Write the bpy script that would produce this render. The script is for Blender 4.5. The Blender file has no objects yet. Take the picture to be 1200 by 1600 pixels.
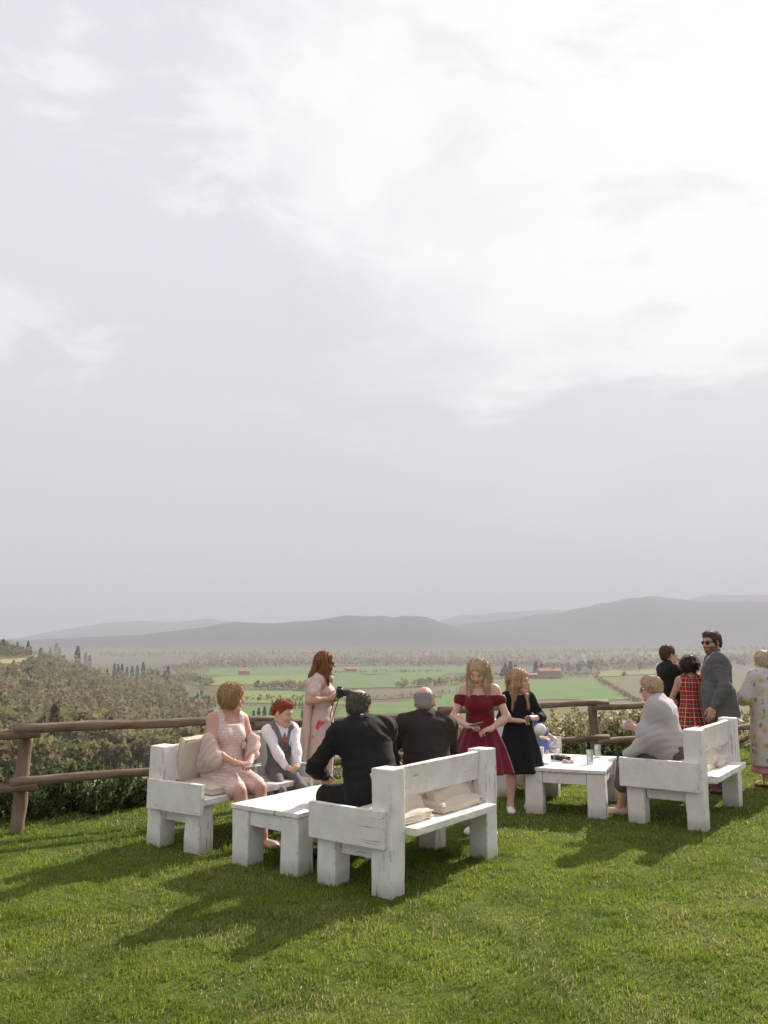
import bpy, bmesh, math, random
import numpy as np
from mathutils import Vector, Matrix
from mathutils.kdtree import KDTree
random.seed(7)
RNG = np.random.default_rng(11)
SC = bpy.context.scene
COL = SC.collection
PI = math.pi
R = math.radians

# ------------------------------------------------------------------ camera
FPX, HOR, CAMH = 1300.0, 1003.0, 1.68          # focal length and eye line in photograph pixels
PITCH = math.atan((HOR - 800.0) / FPX)
cam_data = bpy.data.cameras.new('camera')
cam_data.sensor_fit = 'VERTICAL'
cam_data.sensor_height = 36.0
cam_data.lens = 36.0 * FPX / 1600.0
cam_data.clip_start = 0.1
cam_data.clip_end = 60000.0
cam = bpy.data.objects.new('camera', cam_data)
cam.location = (0, 0, CAMH)
cam.rotation_euler = (PI / 2 + PITCH, 0, 0)
COL.objects.link(cam)
SC.camera = cam
SC.render.resolution_x, SC.render.resolution_y = 768, 1024

def ray(px, py):
    x = (px - 600.0) / FPX
    y = -(py - 800.0) / FPX
    return np.array([x, math.cos(PITCH) - y * math.sin(PITCH), math.sin(PITCH) + y * math.cos(PITCH)])
def gp(px, py, z=0.0):
    d = ray(px, py); t = (z - CAMH) / d[2]
    return np.array([d[0] * t, d[1] * t, z])
def at(px, py, Y):
    d = ray(px, py); t = Y / d[1]
    return np.array([d[0] * t, Y, CAMH + d[2] * t])

# ------------------------------------------------------------------ light
SUN_AZ, SUN_EL = R(36.0), R(31.0)              # azimuth clockwise from +Y
SUN_DIR = Vector((math.sin(SUN_AZ) * math.cos(SUN_EL), math.cos(SUN_AZ) * math.cos(SUN_EL), math.sin(SUN_EL)))
sun_data = bpy.data.lights.new('sun', 'SUN')
sun_data.energy = 5.0
sun_data.angle = R(0.9)
sun_data.color = (1.0, 0.90, 0.77)
sun = bpy.data.objects.new('sun', sun_data)
sun.rotation_euler = SUN_DIR.to_track_quat('Z', 'Y').to_euler()
sun.location = (30, 40, 40)
COL.objects.link(sun)

SC.view_settings.view_transform = 'Standard'
SC.view_settings.look = 'None'
SC.view_settings.exposure = 0.82
SC.view_settings.gamma = 1.0
SC.view_settings.use_curve_mapping = False
SC.cycles.use_denoising = True
SC.cycles.max_bounces = 6
SC.cycles.diffuse_bounces = 3
SC.cycles.transparent_max_bounces = 8
SC.cycles.volume_bounces = 0

class NT:
    """small helper to wire nodes"""
    def __init__(self, tree): self.t = tree
    def n(self, typ, **kw):
        nd = self.t.nodes.new(typ)
        for k, v in kw.items():
            if k.startswith('i_'):
                key = k[2:]
                key = int(key) if key.isdigit() else key.replace('_', ' ')
                nd.inputs[key].default_value = v
            else: setattr(nd, k, v)
        return nd
    def l(self, a, b): self.t.links.new(a, b)
    def math(self, op, a, b=None, c=None, clamp=False):
        nd = self.t.nodes.new('ShaderNodeMath'); nd.operation = op; nd.use_clamp = clamp
        for i, v in enumerate((a, b, c)):
            if v is None: continue
            if hasattr(v, 'links') or hasattr(v, 'is_linked'): self.l(v, nd.inputs[i])
            else: nd.inputs[i].default_value = v
        return nd.outputs[0]
    def mix(self, f, a, b, typ='MIX'):
        nd = self.t.nodes.new('ShaderNodeMix'); nd.data_type = 'RGBA'; nd.blend_type = typ
        for sock, v in ((nd.inputs[0], f), (nd.inputs[6], a), (nd.inputs[7], b)):
            if hasattr(v, 'is_linked'): self.l(v, sock)
            elif isinstance(v, (int, float)): sock.default_value = v
            else: sock.default_value = (*v, 1.0) if len(v) == 3 else v
        return nd.outputs[2]
    def ramp(self, fac, stops, interp='LINEAR'):
        nd = self.t.nodes.new('ShaderNodeValToRGB'); nd.color_ramp.interpolation = interp
        e = nd.color_ramp.elements
        while len(e) < len(stops): e.new(0.5)
        for q, (p, c) in zip(e, stops):
            q.position = p; q.color = (c, c, c, 1) if isinstance(c, (int, float)) else (*c, 1)
        self.l(fac, nd.inputs[0])
        return nd.outputs[0]
    def smooth(self, v, lo, hi):
        nd = self.t.nodes.new('ShaderNodeMapRange'); nd.interpolation_type = 'SMOOTHSTEP'
        self.l(v, nd.inputs[0]); nd.inputs[1].default_value = lo; nd.inputs[2].default_value = hi
        return nd.outputs[0]
    def noise(self, vec, scale, detail=4.0, rough=0.55, dist=0.0):
        nd = self.n('ShaderNodeTexNoise'); nd.inputs['Scale'].default_value = scale
        nd.inputs['Detail'].default_value = detail; nd.inputs['Roughness'].default_value = rough
        nd.inputs['Distortion'].default_value = dist
        if vec is not None: self.l(vec, nd.inputs['Vector'])
        return nd.outputs[0]
    def mapping(self, vec, scale=(1, 1, 1), rot=(0, 0, 0), loc=(0, 0, 0)):
        nd = self.n('ShaderNodeMapping'); nd.inputs['Scale'].default_value = scale
        nd.inputs['Rotation'].default_value = rot; nd.inputs['Location'].default_value = loc
        self.l(vec, nd.inputs['Vector'])
        return nd.outputs[0]

# ------------------------------------------------------------------ world: thin bright overcast over a Nishita sky
world = bpy.data.worlds.new('World'); SC.world = world; world.use_nodes = True
wt = world.node_tree; wt.nodes.clear(); W = NT(wt)
sky = W.n('ShaderNodeTexSky'); sky.sky_type = 'NISHITA'; sky.sun_disc = False
sky.sun_elevation = SUN_EL; sky.sun_rotation = SUN_AZ; sky.air_density = 1.0; sky.dust_density = 1.0
tc = W.n('ShaderNodeTexCoord')
nrm = W.n('ShaderNodeVectorMath', operation='NORMALIZE'); W.l(tc.outputs['Generated'], nrm.inputs[0])
dirv = nrm.outputs[0]
dot = W.n('ShaderNodeVectorMath', operation='DOT_PRODUCT'); W.l(dirv, dot.inputs[0]); dot.inputs[1].default_value = SUN_DIR
sep = W.n('ShaderNodeSeparateXYZ'); W.l(dirv, sep.inputs[0])
# clouds on a flat ceiling: perspective squeeze towards the horizon
zc = W.math('ADD', W.math('MAXIMUM', sep.outputs[2], 0.0), 0.16)
comb = W.n('ShaderNodeCombineXYZ')
W.l(W.math('DIVIDE', sep.outputs[0], zc), comb.inputs[0]); W.l(W.math('DIVIDE', sep.outputs[1], zc), comb.inputs[1])
cvec = comb.outputs[0]
n_big = W.noise(W.mapping(cvec, loc=(3.1, 1.7, 0.4)), 1.15, 8.0, 0.58, 0.3)
n_mid = W.noise(W.mapping(cvec, scale=(1, 1.5, 1), loc=(0.3, 5.2, 2.4)), 2.2, 9.0, 0.58, 0.6)
n_puff = W.noise(W.mapping(dirv, scale=(1, 1, 2.4), loc=(7.7, 2.1, 4.4)), 3.4, 9.0, 0.60, 0.4)
n_low = W.noise(W.mapping(dirv, scale=(1, 1, 2.6), loc=(1.3, 0.2, 0.9)), 5.5, 9.0, 0.60, 0.35)
glow = W.smooth(W.math('ADD', dot.outputs[1], W.math('MULTIPLY', W.math('SUBTRACT', n_big, 0.5), 0.46)), 0.76, 0.93)
lowedge = W.smooth(W.math('ADD', sep.outputs[2], W.math('MULTIPLY', W.math('SUBTRACT', n_low, 0.5), 0.15)), 0.268, 0.298)
lit = W.math('MULTIPLY', glow, W.math('ADD', W.math('MULTIPLY', lowedge, 0.80), 0.20))
puff = W.math('MULTIPLY', W.smooth(n_puff, 0.545, 0.63), W.smooth(sep.outputs[2], 0.20, 0.34))
dark = W.math('MULTIPLY', W.smooth(n_mid, 0.46, 0.34), W.smooth(sep.outputs[2], 0.20, 0.32))
grey = W.mix(W.smooth(sep.outputs[2], 0.0, 0.55), (0.615, 0.595, 0.650), (0.70, 0.68, 0.735))
base = W.mix(W.math('MULTIPLY', puff, 0.5), grey, (0.92, 0.92, 0.935))
base = W.mix(lit, base, (0.93, 0.925, 0.935))
base = W.mix(W.math('MULTIPLY', dark, 0.40), base, (0.66, 0.64, 0.68))
bg_sky = W.n('ShaderNodeBackground'); W.l(sky.outputs[0], bg_sky.inputs[0]); bg_sky.inputs[1].default_value = 0.05
bg_cloud = W.n('ShaderNodeBackground'); W.l(base, bg_cloud.inputs[0]); bg_cloud.inputs[1].default_value = 0.71
mixw = W.n('ShaderNodeMixShader'); mixw.inputs[0].default_value = 0.95
W.l(bg_sky.outputs[0], mixw.inputs[1]); W.l(bg_cloud.outputs[0], mixw.inputs[2])
wo = W.n('ShaderNodeOutputWorld'); W.l(mixw.outputs[0], wo.inputs[0])

# ------------------------------------------------------------------ object helpers
def tag(o, label=None, cat=None, group=None, kind=None):
    if label: o['label'] = label
    if cat: o['category'] = cat
    if group: o['group'] = group
    if kind: o['kind'] = kind
    return o
def empty(name, loc=(0, 0, 0), heading=0.0):
    o = bpy.data.objects.new(name, None); COL.objects.link(o)
    o.location = loc; o.rotation_euler = (0, 0, -heading); o.empty_display_size = 0.1
    return o
def link(name, me, parent=None, loc=None, rot=None):
    o = bpy.data.objects.new(name, me); COL.objects.link(o)
    if parent: o.parent = parent
    if loc is not None: o.location = loc
    if rot is not None: o.rotation_euler = rot
    return o
def fastmesh(name, verts, faces, mat=None, smooth=True, cols=None):
    """verts Nx3, faces MxK (K constant); cols Nx3 point colours"""
    verts = np.ascontiguousarray(verts, dtype=np.float32); faces = np.ascontiguousarray(faces, dtype=np.int32)
    me = bpy.data.meshes.new(name)
    n, (m, k) = len(verts), faces.shape
    me.vertices.add(n); me.vertices.foreach_set('co', verts.ravel())
    me.loops.add(m * k); me.loops.foreach_set('vertex_index', faces.ravel())
    me.polygons.add(m)
    me.polygons.foreach_set('loop_start', np.arange(0, m * k, k, dtype=np.int32))
    me.polygons.foreach_set('loop_total', np.full(m, k, dtype=np.int32))
    me.polygons.foreach_set('use_smooth', np.full(m, smooth, dtype=bool))
    if cols is not None:
        ca = me.color_attributes.new('Col', 'FLOAT_COLOR', 'POINT')
        c4 = np.ones((n, 4), dtype=np.float32); c4[:, :3] = cols
        ca.data.foreach_set('color', c4.ravel())
    me.update(calc_edges=True)
    if mat: me.materials.append(mat)
    return me
def bm_mesh(name, bm, mat=None, smooth=False):
    me = bpy.data.meshes.new(name); bm.to_mesh(me); bm.free()
    if smooth: me.polygons.foreach_set('use_smooth', [True] * len(me.polygons))
    if mat: me.materials.append(mat)
    return me

def newmat(name):
    m = bpy.data.materials.new(name); m.use_nodes = True
    t = m.node_tree; t.nodes.clear(); N = NT(t)
    out = N.n('ShaderNodeOutputMaterial'); p = N.n('ShaderNodeBsdfPrincipled')
    N.l(p.outputs[0], out.inputs[0])
    return m, N, p, out
def bump(N, p, height, strength=0.3, dist=0.01):
    b = N.n('ShaderNodeBump'); b.inputs['Strength'].default_value = strength; b.inputs['Distance'].default_value = dist
    N.l(height, b.inputs['Height']); N.l(b.outputs[0], p.inputs['Normal']); return b
def simple(name, col, rough=0.6, metallic=0.0, var=0.15, scale=12.0, bmp=0.0):
    m, N, p, out = newmat(name)
    tco = N.n('ShaderNodeTexCoord').outputs['Object']
    nz = N.noise(tco, scale, 5.0)
    N.l(N.mix(nz, tuple(c * (1 - var) for c in col), tuple(min(1, c * (1 + var)) for c in col)), p.inputs['Base Color'])
    p.inputs['Roughness'].default_value = rough; p.inputs['Metallic'].default_value = metallic
    if bmp: bump(N, p, N.noise(tco, scale * 6, 4.0), bmp, 0.004)
    return m
# ================================================================== LAND
FENCE_A = np.array([-3.24, 7.72]); FENCE_D = np.array([6.10, 3.64]); FENCE_D /= np.linalg.norm(FENCE_D)
FENCE_N = np.array([-FENCE_D[1], FENCE_D[0]])
PLAIN = -62.0
def smoothstep(e0, e1, x):
    t = np.clip((x - e0) / (e1 - e0), 0, 1); return t * t * (3 - 2 * t)
def vnoise(x, y, seed=0):
    """cheap smooth value noise, vectorised"""
    xi = np.floor(x).astype(np.int64); yi = np.floor(y).astype(np.int64); xf = x - xi; yf = y - yi
    def h(a, b):
        n = (a * 374761393 + b * 668265263 + seed * 974711) & 0x7fffffff
        n = ((n ^ (n >> 13)) * 1274126177) & 0x7fffffff
        return ((n ^ (n >> 16)) & 0xffff) / 65535.0
    u = xf * xf * (3 - 2 * xf); v = yf * yf * (3 - 2 * yf)
    return (h(xi, yi) * (1 - u) + h(xi + 1, yi) * u) * (1 - v) + (h(xi, yi + 1) * (1 - u) + h(xi + 1, yi + 1) * u) * v
def fbm(x, y, seed=0, oct=4):
    s, a, t = 0.0, 0.5, 0.0
    for i in range(oct):
        s = s + a * vnoise(x * 2 ** i, y * 2 ** i, seed + i); t += a; a *= 0.5
    return s / t

# ridge silhouettes of the far hills: (photo px, px above the eye line), distance, half width
RIDGES = [
    (5200, 900, [(-500, 4), (60, 3), (120, 6), (225, 11), (280, 17), (320, 22), (345, 27), (370, 30), (400, 29), (430, 28), (465, 31), (500, 33), (520, 37), (540, 40), (575, 39), (600, 40), (614, 37), (628, 40), (645, 40), (665, 38), (680, 33), (700, 27), (720, 17), (800, 8), (900, 3), (1300, 0)]),
    (6600, 1100, [(-500, 0), (500, 4), (640, 12), (690, 24), (735, 29), (785, 33), (810, 36), (835, 42), (860, 43), (880, 47), (920, 53), (935, 58), (950, 58), (980, 65), (1000, 67), (1015, 69), (1040, 65), (1060, 64), (1075, 61), (1125, 58), (1160, 58), (1200, 56), (1400, 60), (1900, 50)]),
    (9800, 1300, [(-800, 20), (0, 2), (30, 5), (90, 15), (165, 27), (220, 31), (270, 29), (325, 35), (380, 28), (560, 16), (640, 20), (690, 33), (715, 41), (750, 43), (800, 45), (870, 49), (930, 44), (1000, 46), (1060, 60), (1110, 68), (1160, 67), (1230, 64), (1500, 55)]),
]
def px_of(x, y): return 600.0 + FPX * x / np.maximum(y, 1.0)
def hz(x, y):
    x = np.asarray(x, dtype=np.float64); y = np.asarray(y, dtype=np.float64)
    sd = (x - FENCE_A[0]) * FENCE_N[0] + (y - FENCE_A[1]) * FENCE_N[1]
    s = np.maximum(sd - 0.75, 0); s = s * s / (s + 2.2)
    z = PLAIN * (1 - np.exp(-s / 200.0))
    w = smoothstep(60, 260, y)
    xc = -215 - 0.27 * y
    z = z + w * 55 * np.exp(-((x - xc) / 150.0) ** 2) * (1 - smoothstep(950, 1900, y))
    z = z + smoothstep(60, 400, s) * (fbm(x / 170.0, y / 170.0, 3) - 0.5) * 5.0 * (1 - smoothstep(350, 800, y))
    r = np.hypot(x, y); front = y > 100
    for r0, wd, prof in RIDGES:
        pp = px_of(x, y)
        a = np.interp(pp, [p[0] for p in prof], [p[1] for p in prof]); a = a * (0.96 + 0.08 * fbm(pp / 46.0 + r0 * .01, pp * 0 + 0.5, 13, 4))
        crest = (a / FPX) * r0 - PLAIN + 2
        wob = 0.82 + 0.36 * fbm(x / 900.0, y / 900.0, 9)
        b = np.exp(-((r - r0) / (wd * wob)) ** 2)
        rel = 1 - 0.22 * fbm(x / 420.0, y / 420.0, 21) * (1 - b)
        z = np.where(front, np.maximum(z, PLAIN + crest * b * rel), z)
    return z
def px_grounds(pts):
    """where the view rays of many photo pixels meet the land (vectorised march + bisection)"""
    D = np.array([ray(p[0], p[1]) for p in pts]); n = len(D)
    T = np.geomspace(12.0, 15000.0, 420)
    below = CAMH + D[:, 2:3] * T < hz(D[:, 0:1] * T, D[:, 1:2] * T)
    k = np.where(below.any(1), below.argmax(1), len(T) - 1); lo = T[np.maximum(k - 1, 0)].copy(); hi = T[k].copy()
    for _ in range(22):
        m = 0.5 * (lo + hi); under = CAMH + D[:, 2] * m < hz(D[:, 0] * m, D[:, 1] * m)
        hi = np.where(under, m, hi); lo = np.where(under, lo, m)
    x, y = D[:, 0] * hi, D[:, 1] * hi
    return np.stack([x, y, hz(x, y)], 1)
def px_ground(px, py): return px_grounds([(px, py)])[0]

# ---- terrain sheet (polar grid, one sheet to the horizon)
def build_terrain():
    ang = np.concatenate([np.linspace(-180, -48, 40)[:-1], np.linspace(-48, -32, 30)[:-1], np.linspace(-32, 32, 170)[:-1], np.linspace(32, 48, 30)[:-1], np.linspace(48, 180, 41)[:-1]])
    rr = np.concatenate([np.linspace(0.6, 30, 45)[:-1], np.geomspace(30, 13500, 190)])
    A, RR = np.meshgrid(np.radians(ang), rr, indexing='ij')
    X = np.sin(A) * RR; Y = np.cos(A) * RR; Z = hz(X, Y)
    v = np.stack([X, Y, Z], -1).reshape(-1, 3)
    na, nr = len(ang), len(rr)
    i = np.arange(na)[:, None] * nr + np.arange(nr - 1)[None]
    j = ((np.arange(na) + 1) % na)[:, None] * nr + np.arange(nr - 1)[None]
    f = np.stack([i, i + 1, j + 1, j], -1).reshape(-1, 4)
    # centre cap
    v = np.vstack([v, [[0, 0, 0]]]); c = len(v) - 1
    cap = np.stack([np.arange(na) * nr, ((np.arange(na) + 1) % na) * nr, np.full(na, c), np.full(na, c)], -1)
    # colour: lawn soil near, rough grass slope, olive/brown plain, dark wooded hills
    x, y, z = v[:, 0], v[:, 1], v[:, 2]
    sd = (x - FENCE_A[0]) * FENCE_N[0] + (y - FENCE_A[1]) * FENCE_N[1]; r = np.hypot(x, y)
    lawn = np.array([0.095, 0.130, 0.026]); slope = np.array([0.120, 0.120, 0.040])
    pl1 = np.array([0.115, 0.125, 0.048]); pl2 = np.array([0.140, 0.115, 0.068]); hill = np.array([0.045, 0.050, 0.042])
    k = smoothstep(0.3, 3.0, sd)[:, None]
    c1 = lawn * (1 - k) + slope * k
    k = smoothstep(300, 600, r)[:, None]; nz = smoothstep(.4, .6, fbm(x / 140.0, y / 320.0, 5))[:, None]
    c1 = c1 * (1 - k) + (pl1 * nz + pl2 * (1 - nz)) * k
    k = smoothstep(PLAIN + 15, PLAIN + 70, z)[:, None] * (r > 2500)[:, None]
    c1 = c1 * (1 - k) + hill * k
    m, N, p, out = newmat('terrain_ground')
    at_ = N.n('ShaderNodeAttribute', attribute_name='Col')
    tco = N.n('ShaderNodeTexCoord').outputs['Object']
    n1 = N.noise(tco, 0.035, 8.0, 0.65); n2 = N.noise(tco, 9.0, 5.0, 0.6)
    c = N.mix(1.0, at_.outputs['Color'], N.ramp(n1, [(0.25, (0.55, 0.55, 0.55)), (0.75, (1.4, 1.35, 1.2))]), 'MULTIPLY')
    c = N.mix(1.0, c, N.ramp(n2, [(0.3, (0.6, 0.6, 0.6)), (0.7, (1.3, 1.3, 1.3))]), 'MULTIPLY')
    N.l(c, p.inputs['Base Color']); p.inputs['Roughness'].default_value = 0.95; p.inputs['Specular IOR Level'].default_value = 0.1
    me = fastmesh('ground', v, f, m, True, c1)
    # the cap is a fan of triangles
    o = link('ground', me); tag(o, kind='structure')
build_terrain()

# ---- fields of the valley, laid on the plain
def field_mat(name, c1, c2, rows=0.0, rot=0.0, rowcol=None):
    m, N, p, out = newmat(name)
    tco = N.n('ShaderNodeTexCoord').outputs['Object']
    n = N.noise(N.mapping(tco, scale=(1, 1, 0)), 0.02, 8.0, 0.65)
    c = N.mix(N.smooth(n, 0.3, 0.7), c1, c2)
    if rows:
        mp = N.mapping(tco, rot=(0, 0, rot))
        wv = N.n('ShaderNodeTexWave'); wv.bands_direction = 'X'; wv.inputs['Scale'].default_value = rows
        wv.inputs['Distortion'].default_value = 0.6; wv.inputs['Detail'].default_value = 2.0; N.l(mp, wv.inputs['Vector'])
        c = N.mix(N.smooth(wv.outputs[1], 0.35, 0.75), c, rowcol)
    N.l(c, p.inputs['Base Color']); p.inputs['Roughness'].default_value = 0.95; p.inputs['Specular IOR Level'].default_value = 0.1
    return m
GREEN = field_mat('field_spring_green', (0.088, 0.168, 0.036), (0.135, 0.195, 0.055))
LIME = field_mat('field_lime', (0.150, 0.205, 0.045), (0.195, 0.230, 0.062))
OLIVE = field_mat('field_olive', (0.150, 0.150, 0.055), (0.190, 0.180, 0.075), 0.11, 0.5, (0.085, 0.095, 0.035))
BROWN = field_mat('field_fallow', (0.165, 0.130, 0.085), (0.200, 0.155, 0.100), 0.09, 1.2, (0.105, 0.110, 0.050))
STRAW = field_mat('field_straw', (0.235, 0.225, 0.105), (0.270, 0.240, 0.120))
VINE = field_mat('field_vineyard', (0.185, 0.190, 0.080), (0.215, 0.200, 0.100), 0.16, -0.42, (0.075, 0.090, 0.030))
PALE = field_mat('gravel_pale', (0.46, 0.43, 0.38), (0.54, 0.50, 0.45))
FIELDS = [  # corners in photo pixels: far-left, far-right, near-right, near-left
    ('field', GREEN, [(330, 1045), (735, 1041), (735, 1053), (320, 1057)]),
    ('field', LIME, [(318, 1058), (500, 1054), (505, 1068), (300, 1072)]),
    ('field', GREEN, [(500, 1056), (700, 1053), (660, 1074), (470, 1078)]),
    ('field', LIME, [(360, 1078), (520, 1082), (560, 1102), (330, 1098)]),
    ('field', BROWN, [(505, 1083), (700, 1072), (720, 1086), (510, 1098)]),
    ('field', GREEN, [(540, 1102), (730, 1090), (760, 1107), (520, 1122)]),
    ('field', GREEN, [(700, 1063), (925, 1060), (985, 1094), (690, 1094)]),
    ('field', OLIVE, [(938, 1060), (1100, 1050), (1230, 1082), (1000, 1094)]),
    ('field', LIME, [(930, 1050), (1070, 1045), (1090, 1050), (935, 1058)]),
    ('field', GREEN, [(905, 1021), (1240, 1016), (1260, 1032), (910, 1036)]),
    ('field', VINE, [(700, 1097), (1040, 1096), (1120, 1140), (690, 1140)]),
    ('field', VINE, [(1060, 1096), (1260, 1086), (1300, 1140), (1130, 1140)]),
    ('field', GREEN, [(300, 1104), (500, 1104), (500, 1134), (300, 1134)]),
    ('field', LIME, [(300, 1160), (560, 1158), (570, 1200), (290, 1205)]),
    ('field', STRAW, [(-40, 1034), (40, 1029), (66, 1033), (-40, 1041)]),
    ('field', STRAW, [(150, 1204), (235, 1196), (240, 1262), (120, 1275)]),
    ('gravel_yard', PALE, [(395, 1137), (480, 1137), (505, 1157), (380, 1152)]),
]
def lay(quad, nu=10, nv=6, lift=0.0006):
    q = [np.array(p, float) for p in quad]; vs = []
    for i in range(nu + 1):
        for j in range(nv + 1):
            u, v = i / nu, j / nv
            wob = 0 if (0 < i < nu and 0 < j < nv) else 1
            p = (q[0] * (1 - u) + q[1] * u) * (1 - v) + (q[3] * (1 - u) + q[2] * u) * v
            if wob: p = p + np.array([math.sin(i * 2.3 + j * 1.7 + q[0][0]) * 2.0, math.sin(i * 1.9 + j * 2.9) * 0.5])
            vs.append(p)
    f = [(i * (nv + 1) + j, (i + 1) * (nv + 1) + j, (i + 1) * (nv + 1) + j + 1, i * (nv + 1) + j + 1) for i in range(nu) for j in range(nv)]
    vs = px_grounds(vs); vs[:, 2] += np.maximum(0.25, lift * vs[:, 1])
    return vs, np.array(f)
for nm, mt, quad in FIELDS:
    v, f = lay(quad)
    tag(link(nm, fastmesh(nm, v, f[:, ::-1], mt)), kind='structure')

# ---- foliage helpers
def leaf_quads(cen, size, rng, up=0.35, aspect=1.6):
    """one bent-free quad per centre, random orientation leaning outwards"""
    n = len(cen)
    d = rng.normal(size=(n, 3)); d /= np.linalg.norm(d, axis=1)[:, None]
    e = rng.normal(size=(n, 3)); e[:, 2] += up
    e -= d * (e * d).sum(1)[:, None]; e /= np.linalg.norm(e, axis=1)[:, None] + 1e-9
    s = (size * rng.uniform(0.6, 1.4, n))[:, None]
    a = d * s * 0.5; b = e * s * 0.5 * aspect
    v = np.stack([cen - b, cen + a * 0.8, cen + b, cen - a * 0.8], 1).reshape(-1, 3)
    return v, np.arange(4 * n).reshape(n, 4)
def foliage_mat(name, use_obj=False, trans=0.35, tint=(1, 1, 1)):
    m, N, p, out = newmat(name)
    at_ = N.n('ShaderNodeAttribute', attribute_name='Col').outputs['Color']
    if use_obj:
        oi = N.n('ShaderNodeObjectInfo'); at_ = N.mix(1.0, at_, oi.outputs['Color'], 'MULTIPLY')
    at_ = N.mix(1.0, at_, tint, 'MULTIPLY')
    N.l(at_, p.inputs['Base Color']); p.inputs['Roughness'].default_value = 0.7; p.inputs['Specular IOR Level'].default_value = 0.2
    tr = N.n('ShaderNodeBsdfTranslucent'); N.l(at_, tr.inputs[0])
    mx = N.n('ShaderNodeMixShader'); mx.inputs[0].default_value = trans
    N.l(p.outputs[0], mx.inputs[1]); N.l(tr.outputs[0], mx.inputs[2]); N.l(mx.outputs[0], out.inputs[0])
    return m
M_TREE = foliage_mat('tree_foliage', True, 0.5)
M_WOOD = foliage_mat('woodland_foliage', False, 0.5)
M_LEAF = foliage_mat('shrub_foliage')
M_BARK = simple('bark', (0.11, 0.085, 0.06), 0.9, 0, 0.4, 2.0, 0.5)

def tree_cloud(rng, kind, n, size):
    """crown points in a unit tree of height 1"""
    if kind == 'cypress':
        z = rng.uniform(0.04, 1.0, n) ** 0.9; rad = 0.11 * np.sin(np.clip(z, 0, 1) ** 0.65 * PI * 0.96) ** 0.8 + 0.008
        a = rng.uniform(0, 2 * PI, n); q = np.sqrt(rng.uniform(0.35, 1, n))
        return np.stack([np.cos(a) * rad * q, np.sin(a) * rad * q, z], 1)
    if kind == 'pine':
        z = rng.uniform(0.2, 1.0, n); rad = 0.26 * (1 - z) ** 0.7 * (0.75 + 0.25 * np.sin(z * 40)) + 0.02
        a = rng.uniform(0, 2 * PI, n); q = np.sqrt(rng.uniform(0.2, 1, n))
        return np.stack([np.cos(a) * rad * q, np.sin(a) * rad * q, z], 1)
    k = 9; c = rng.normal(size=(k, 3)); c /= np.linalg.norm(c, axis=1)[:, None]
    c = c * np.array([0.24, 0.24, 0.22]) * rng.uniform(0.5, 1.05, (k, 1)) + np.array([0, 0, 0.62]); rs = rng.uniform(0.12, 0.2, k)
    if kind == 'poplar': c = c * np.array([0.5, 0.5, 1.35]) + np.array([0, 0, -0.22]); rs = rs * 0.8
    w = rng.integers(0, k, n); d = rng.normal(size=(n, 3)); d /= np.linalg.norm(d, axis=1)[:, None]
    p = c[w] + d * (rs[w] * rng.uniform(0.55, 1.05, n))[:, None]
    return p
def tube(pts, rad, nseg=7):
    """tapered tube through pts"""
    pts = np.asarray(pts, float); n = len(pts); vs = []; fs = []
    tang = np.gradient(pts, axis=0)
    for i in range(n):
        t = tang[i] / (np.linalg.norm(tang[i]) + 1e-9)
        a = np.cross(t, [0.31, 0.94, 0.12]); a /= np.linalg.norm(a) + 1e-9; b = np.cross(t, a)
        for j in range(nseg):
            q = 2 * PI * j / nseg; vs.append(pts[i] + rad[i] * (math.cos(q) * a + math.sin(q) * b))
    for i in range(n - 1):
        for j in range(nseg):
            fs.append((i * nseg + j, i * nseg + (j + 1) % nseg, (i + 1) * nseg + (j + 1) % nseg, (i + 1) * nseg + j))
    return np.array(vs), fs
def tube_mesh(name, pts, rad, mat, nseg=8, caps=True):
    v, f = tube(pts, rad, nseg); n = len(pts)
    me = bpy.data.meshes.new(name); f = list(f)
    if caps: f += [tuple(range(nseg))[::-1], tuple((n - 1) * nseg + j for j in range(nseg))]
    me.from_pydata([tuple(p) for p in v], [], f); me.materials.append(mat)
    me.polygons.foreach_set('use_smooth', [len(p.vertices) == 4 for p in me.polygons])
    return me
def shade_cols(p, base, rng, lo=0.7, hi=1.2, hue=0.09):
    n = len(p); j = rng.uniform(lo, hi, n)[:, None] * (1 + rng.normal(0, hue, (n, 3)))
    return np.clip(np.repeat(np.asarray(base) * j, 4, axis=0), 0.005, 1)
TREE_LIB = {}
def tree_lib(kind, n, size, vars_, seed):
    rng = np.random.default_rng(seed); out = []
    for i in range(vars_):
        p = tree_cloud(rng, kind, n, size); v, f = leaf_quads(p, size, rng)
        crown = fastmesh('crown', v, f, M_TREE, False, shade_cols(p, (1, 1, 1), rng))
        h0 = {'cypress': 0.10, 'pine': 0.3, 'poplar': 0.35}.get(kind, 0.45)
        lean = rng.normal(0, 0.02, 2)
        v1, f1 = tube([(0, 0, -0.12), (lean[0], lean[1], h0 * 0.6), (lean[0] * 2, lean[1] * 2, h0 + 0.2)], [0.028, 0.022, 0.010], 6)
        for _ in range(4):
            a = rng.uniform(0, 6.28); v2, f2 = tube([(lean[0], lean[1], h0 * 0.8), (math.cos(a) * 0.08, math.sin(a) * 0.08, h0 + 0.12), (math.cos(a) * 0.17, math.sin(a) * 0.17, h0 + 0.28)], [0.012, 0.008, 0.003], 4)
            if kind in ('cypress', 'pine'): continue
            f1 += [tuple(q + len(v1) for q in t) for t in f2]; v1 = np.vstack([v1, v2])
        trunk = fastmesh('trunk', v1, np.array(f1), M_BARK)
        out.append((crown, trunk))
    TREE_LIB[kind] = out
tree_lib('broad', 420, 0.085, 6, 1); tree_lib('poplar', 260, 0.07, 4, 2); tree_lib('cypress', 260, 0.06, 3, 3); tree_lib('pine', 300, 0.07, 3, 4)
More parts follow.
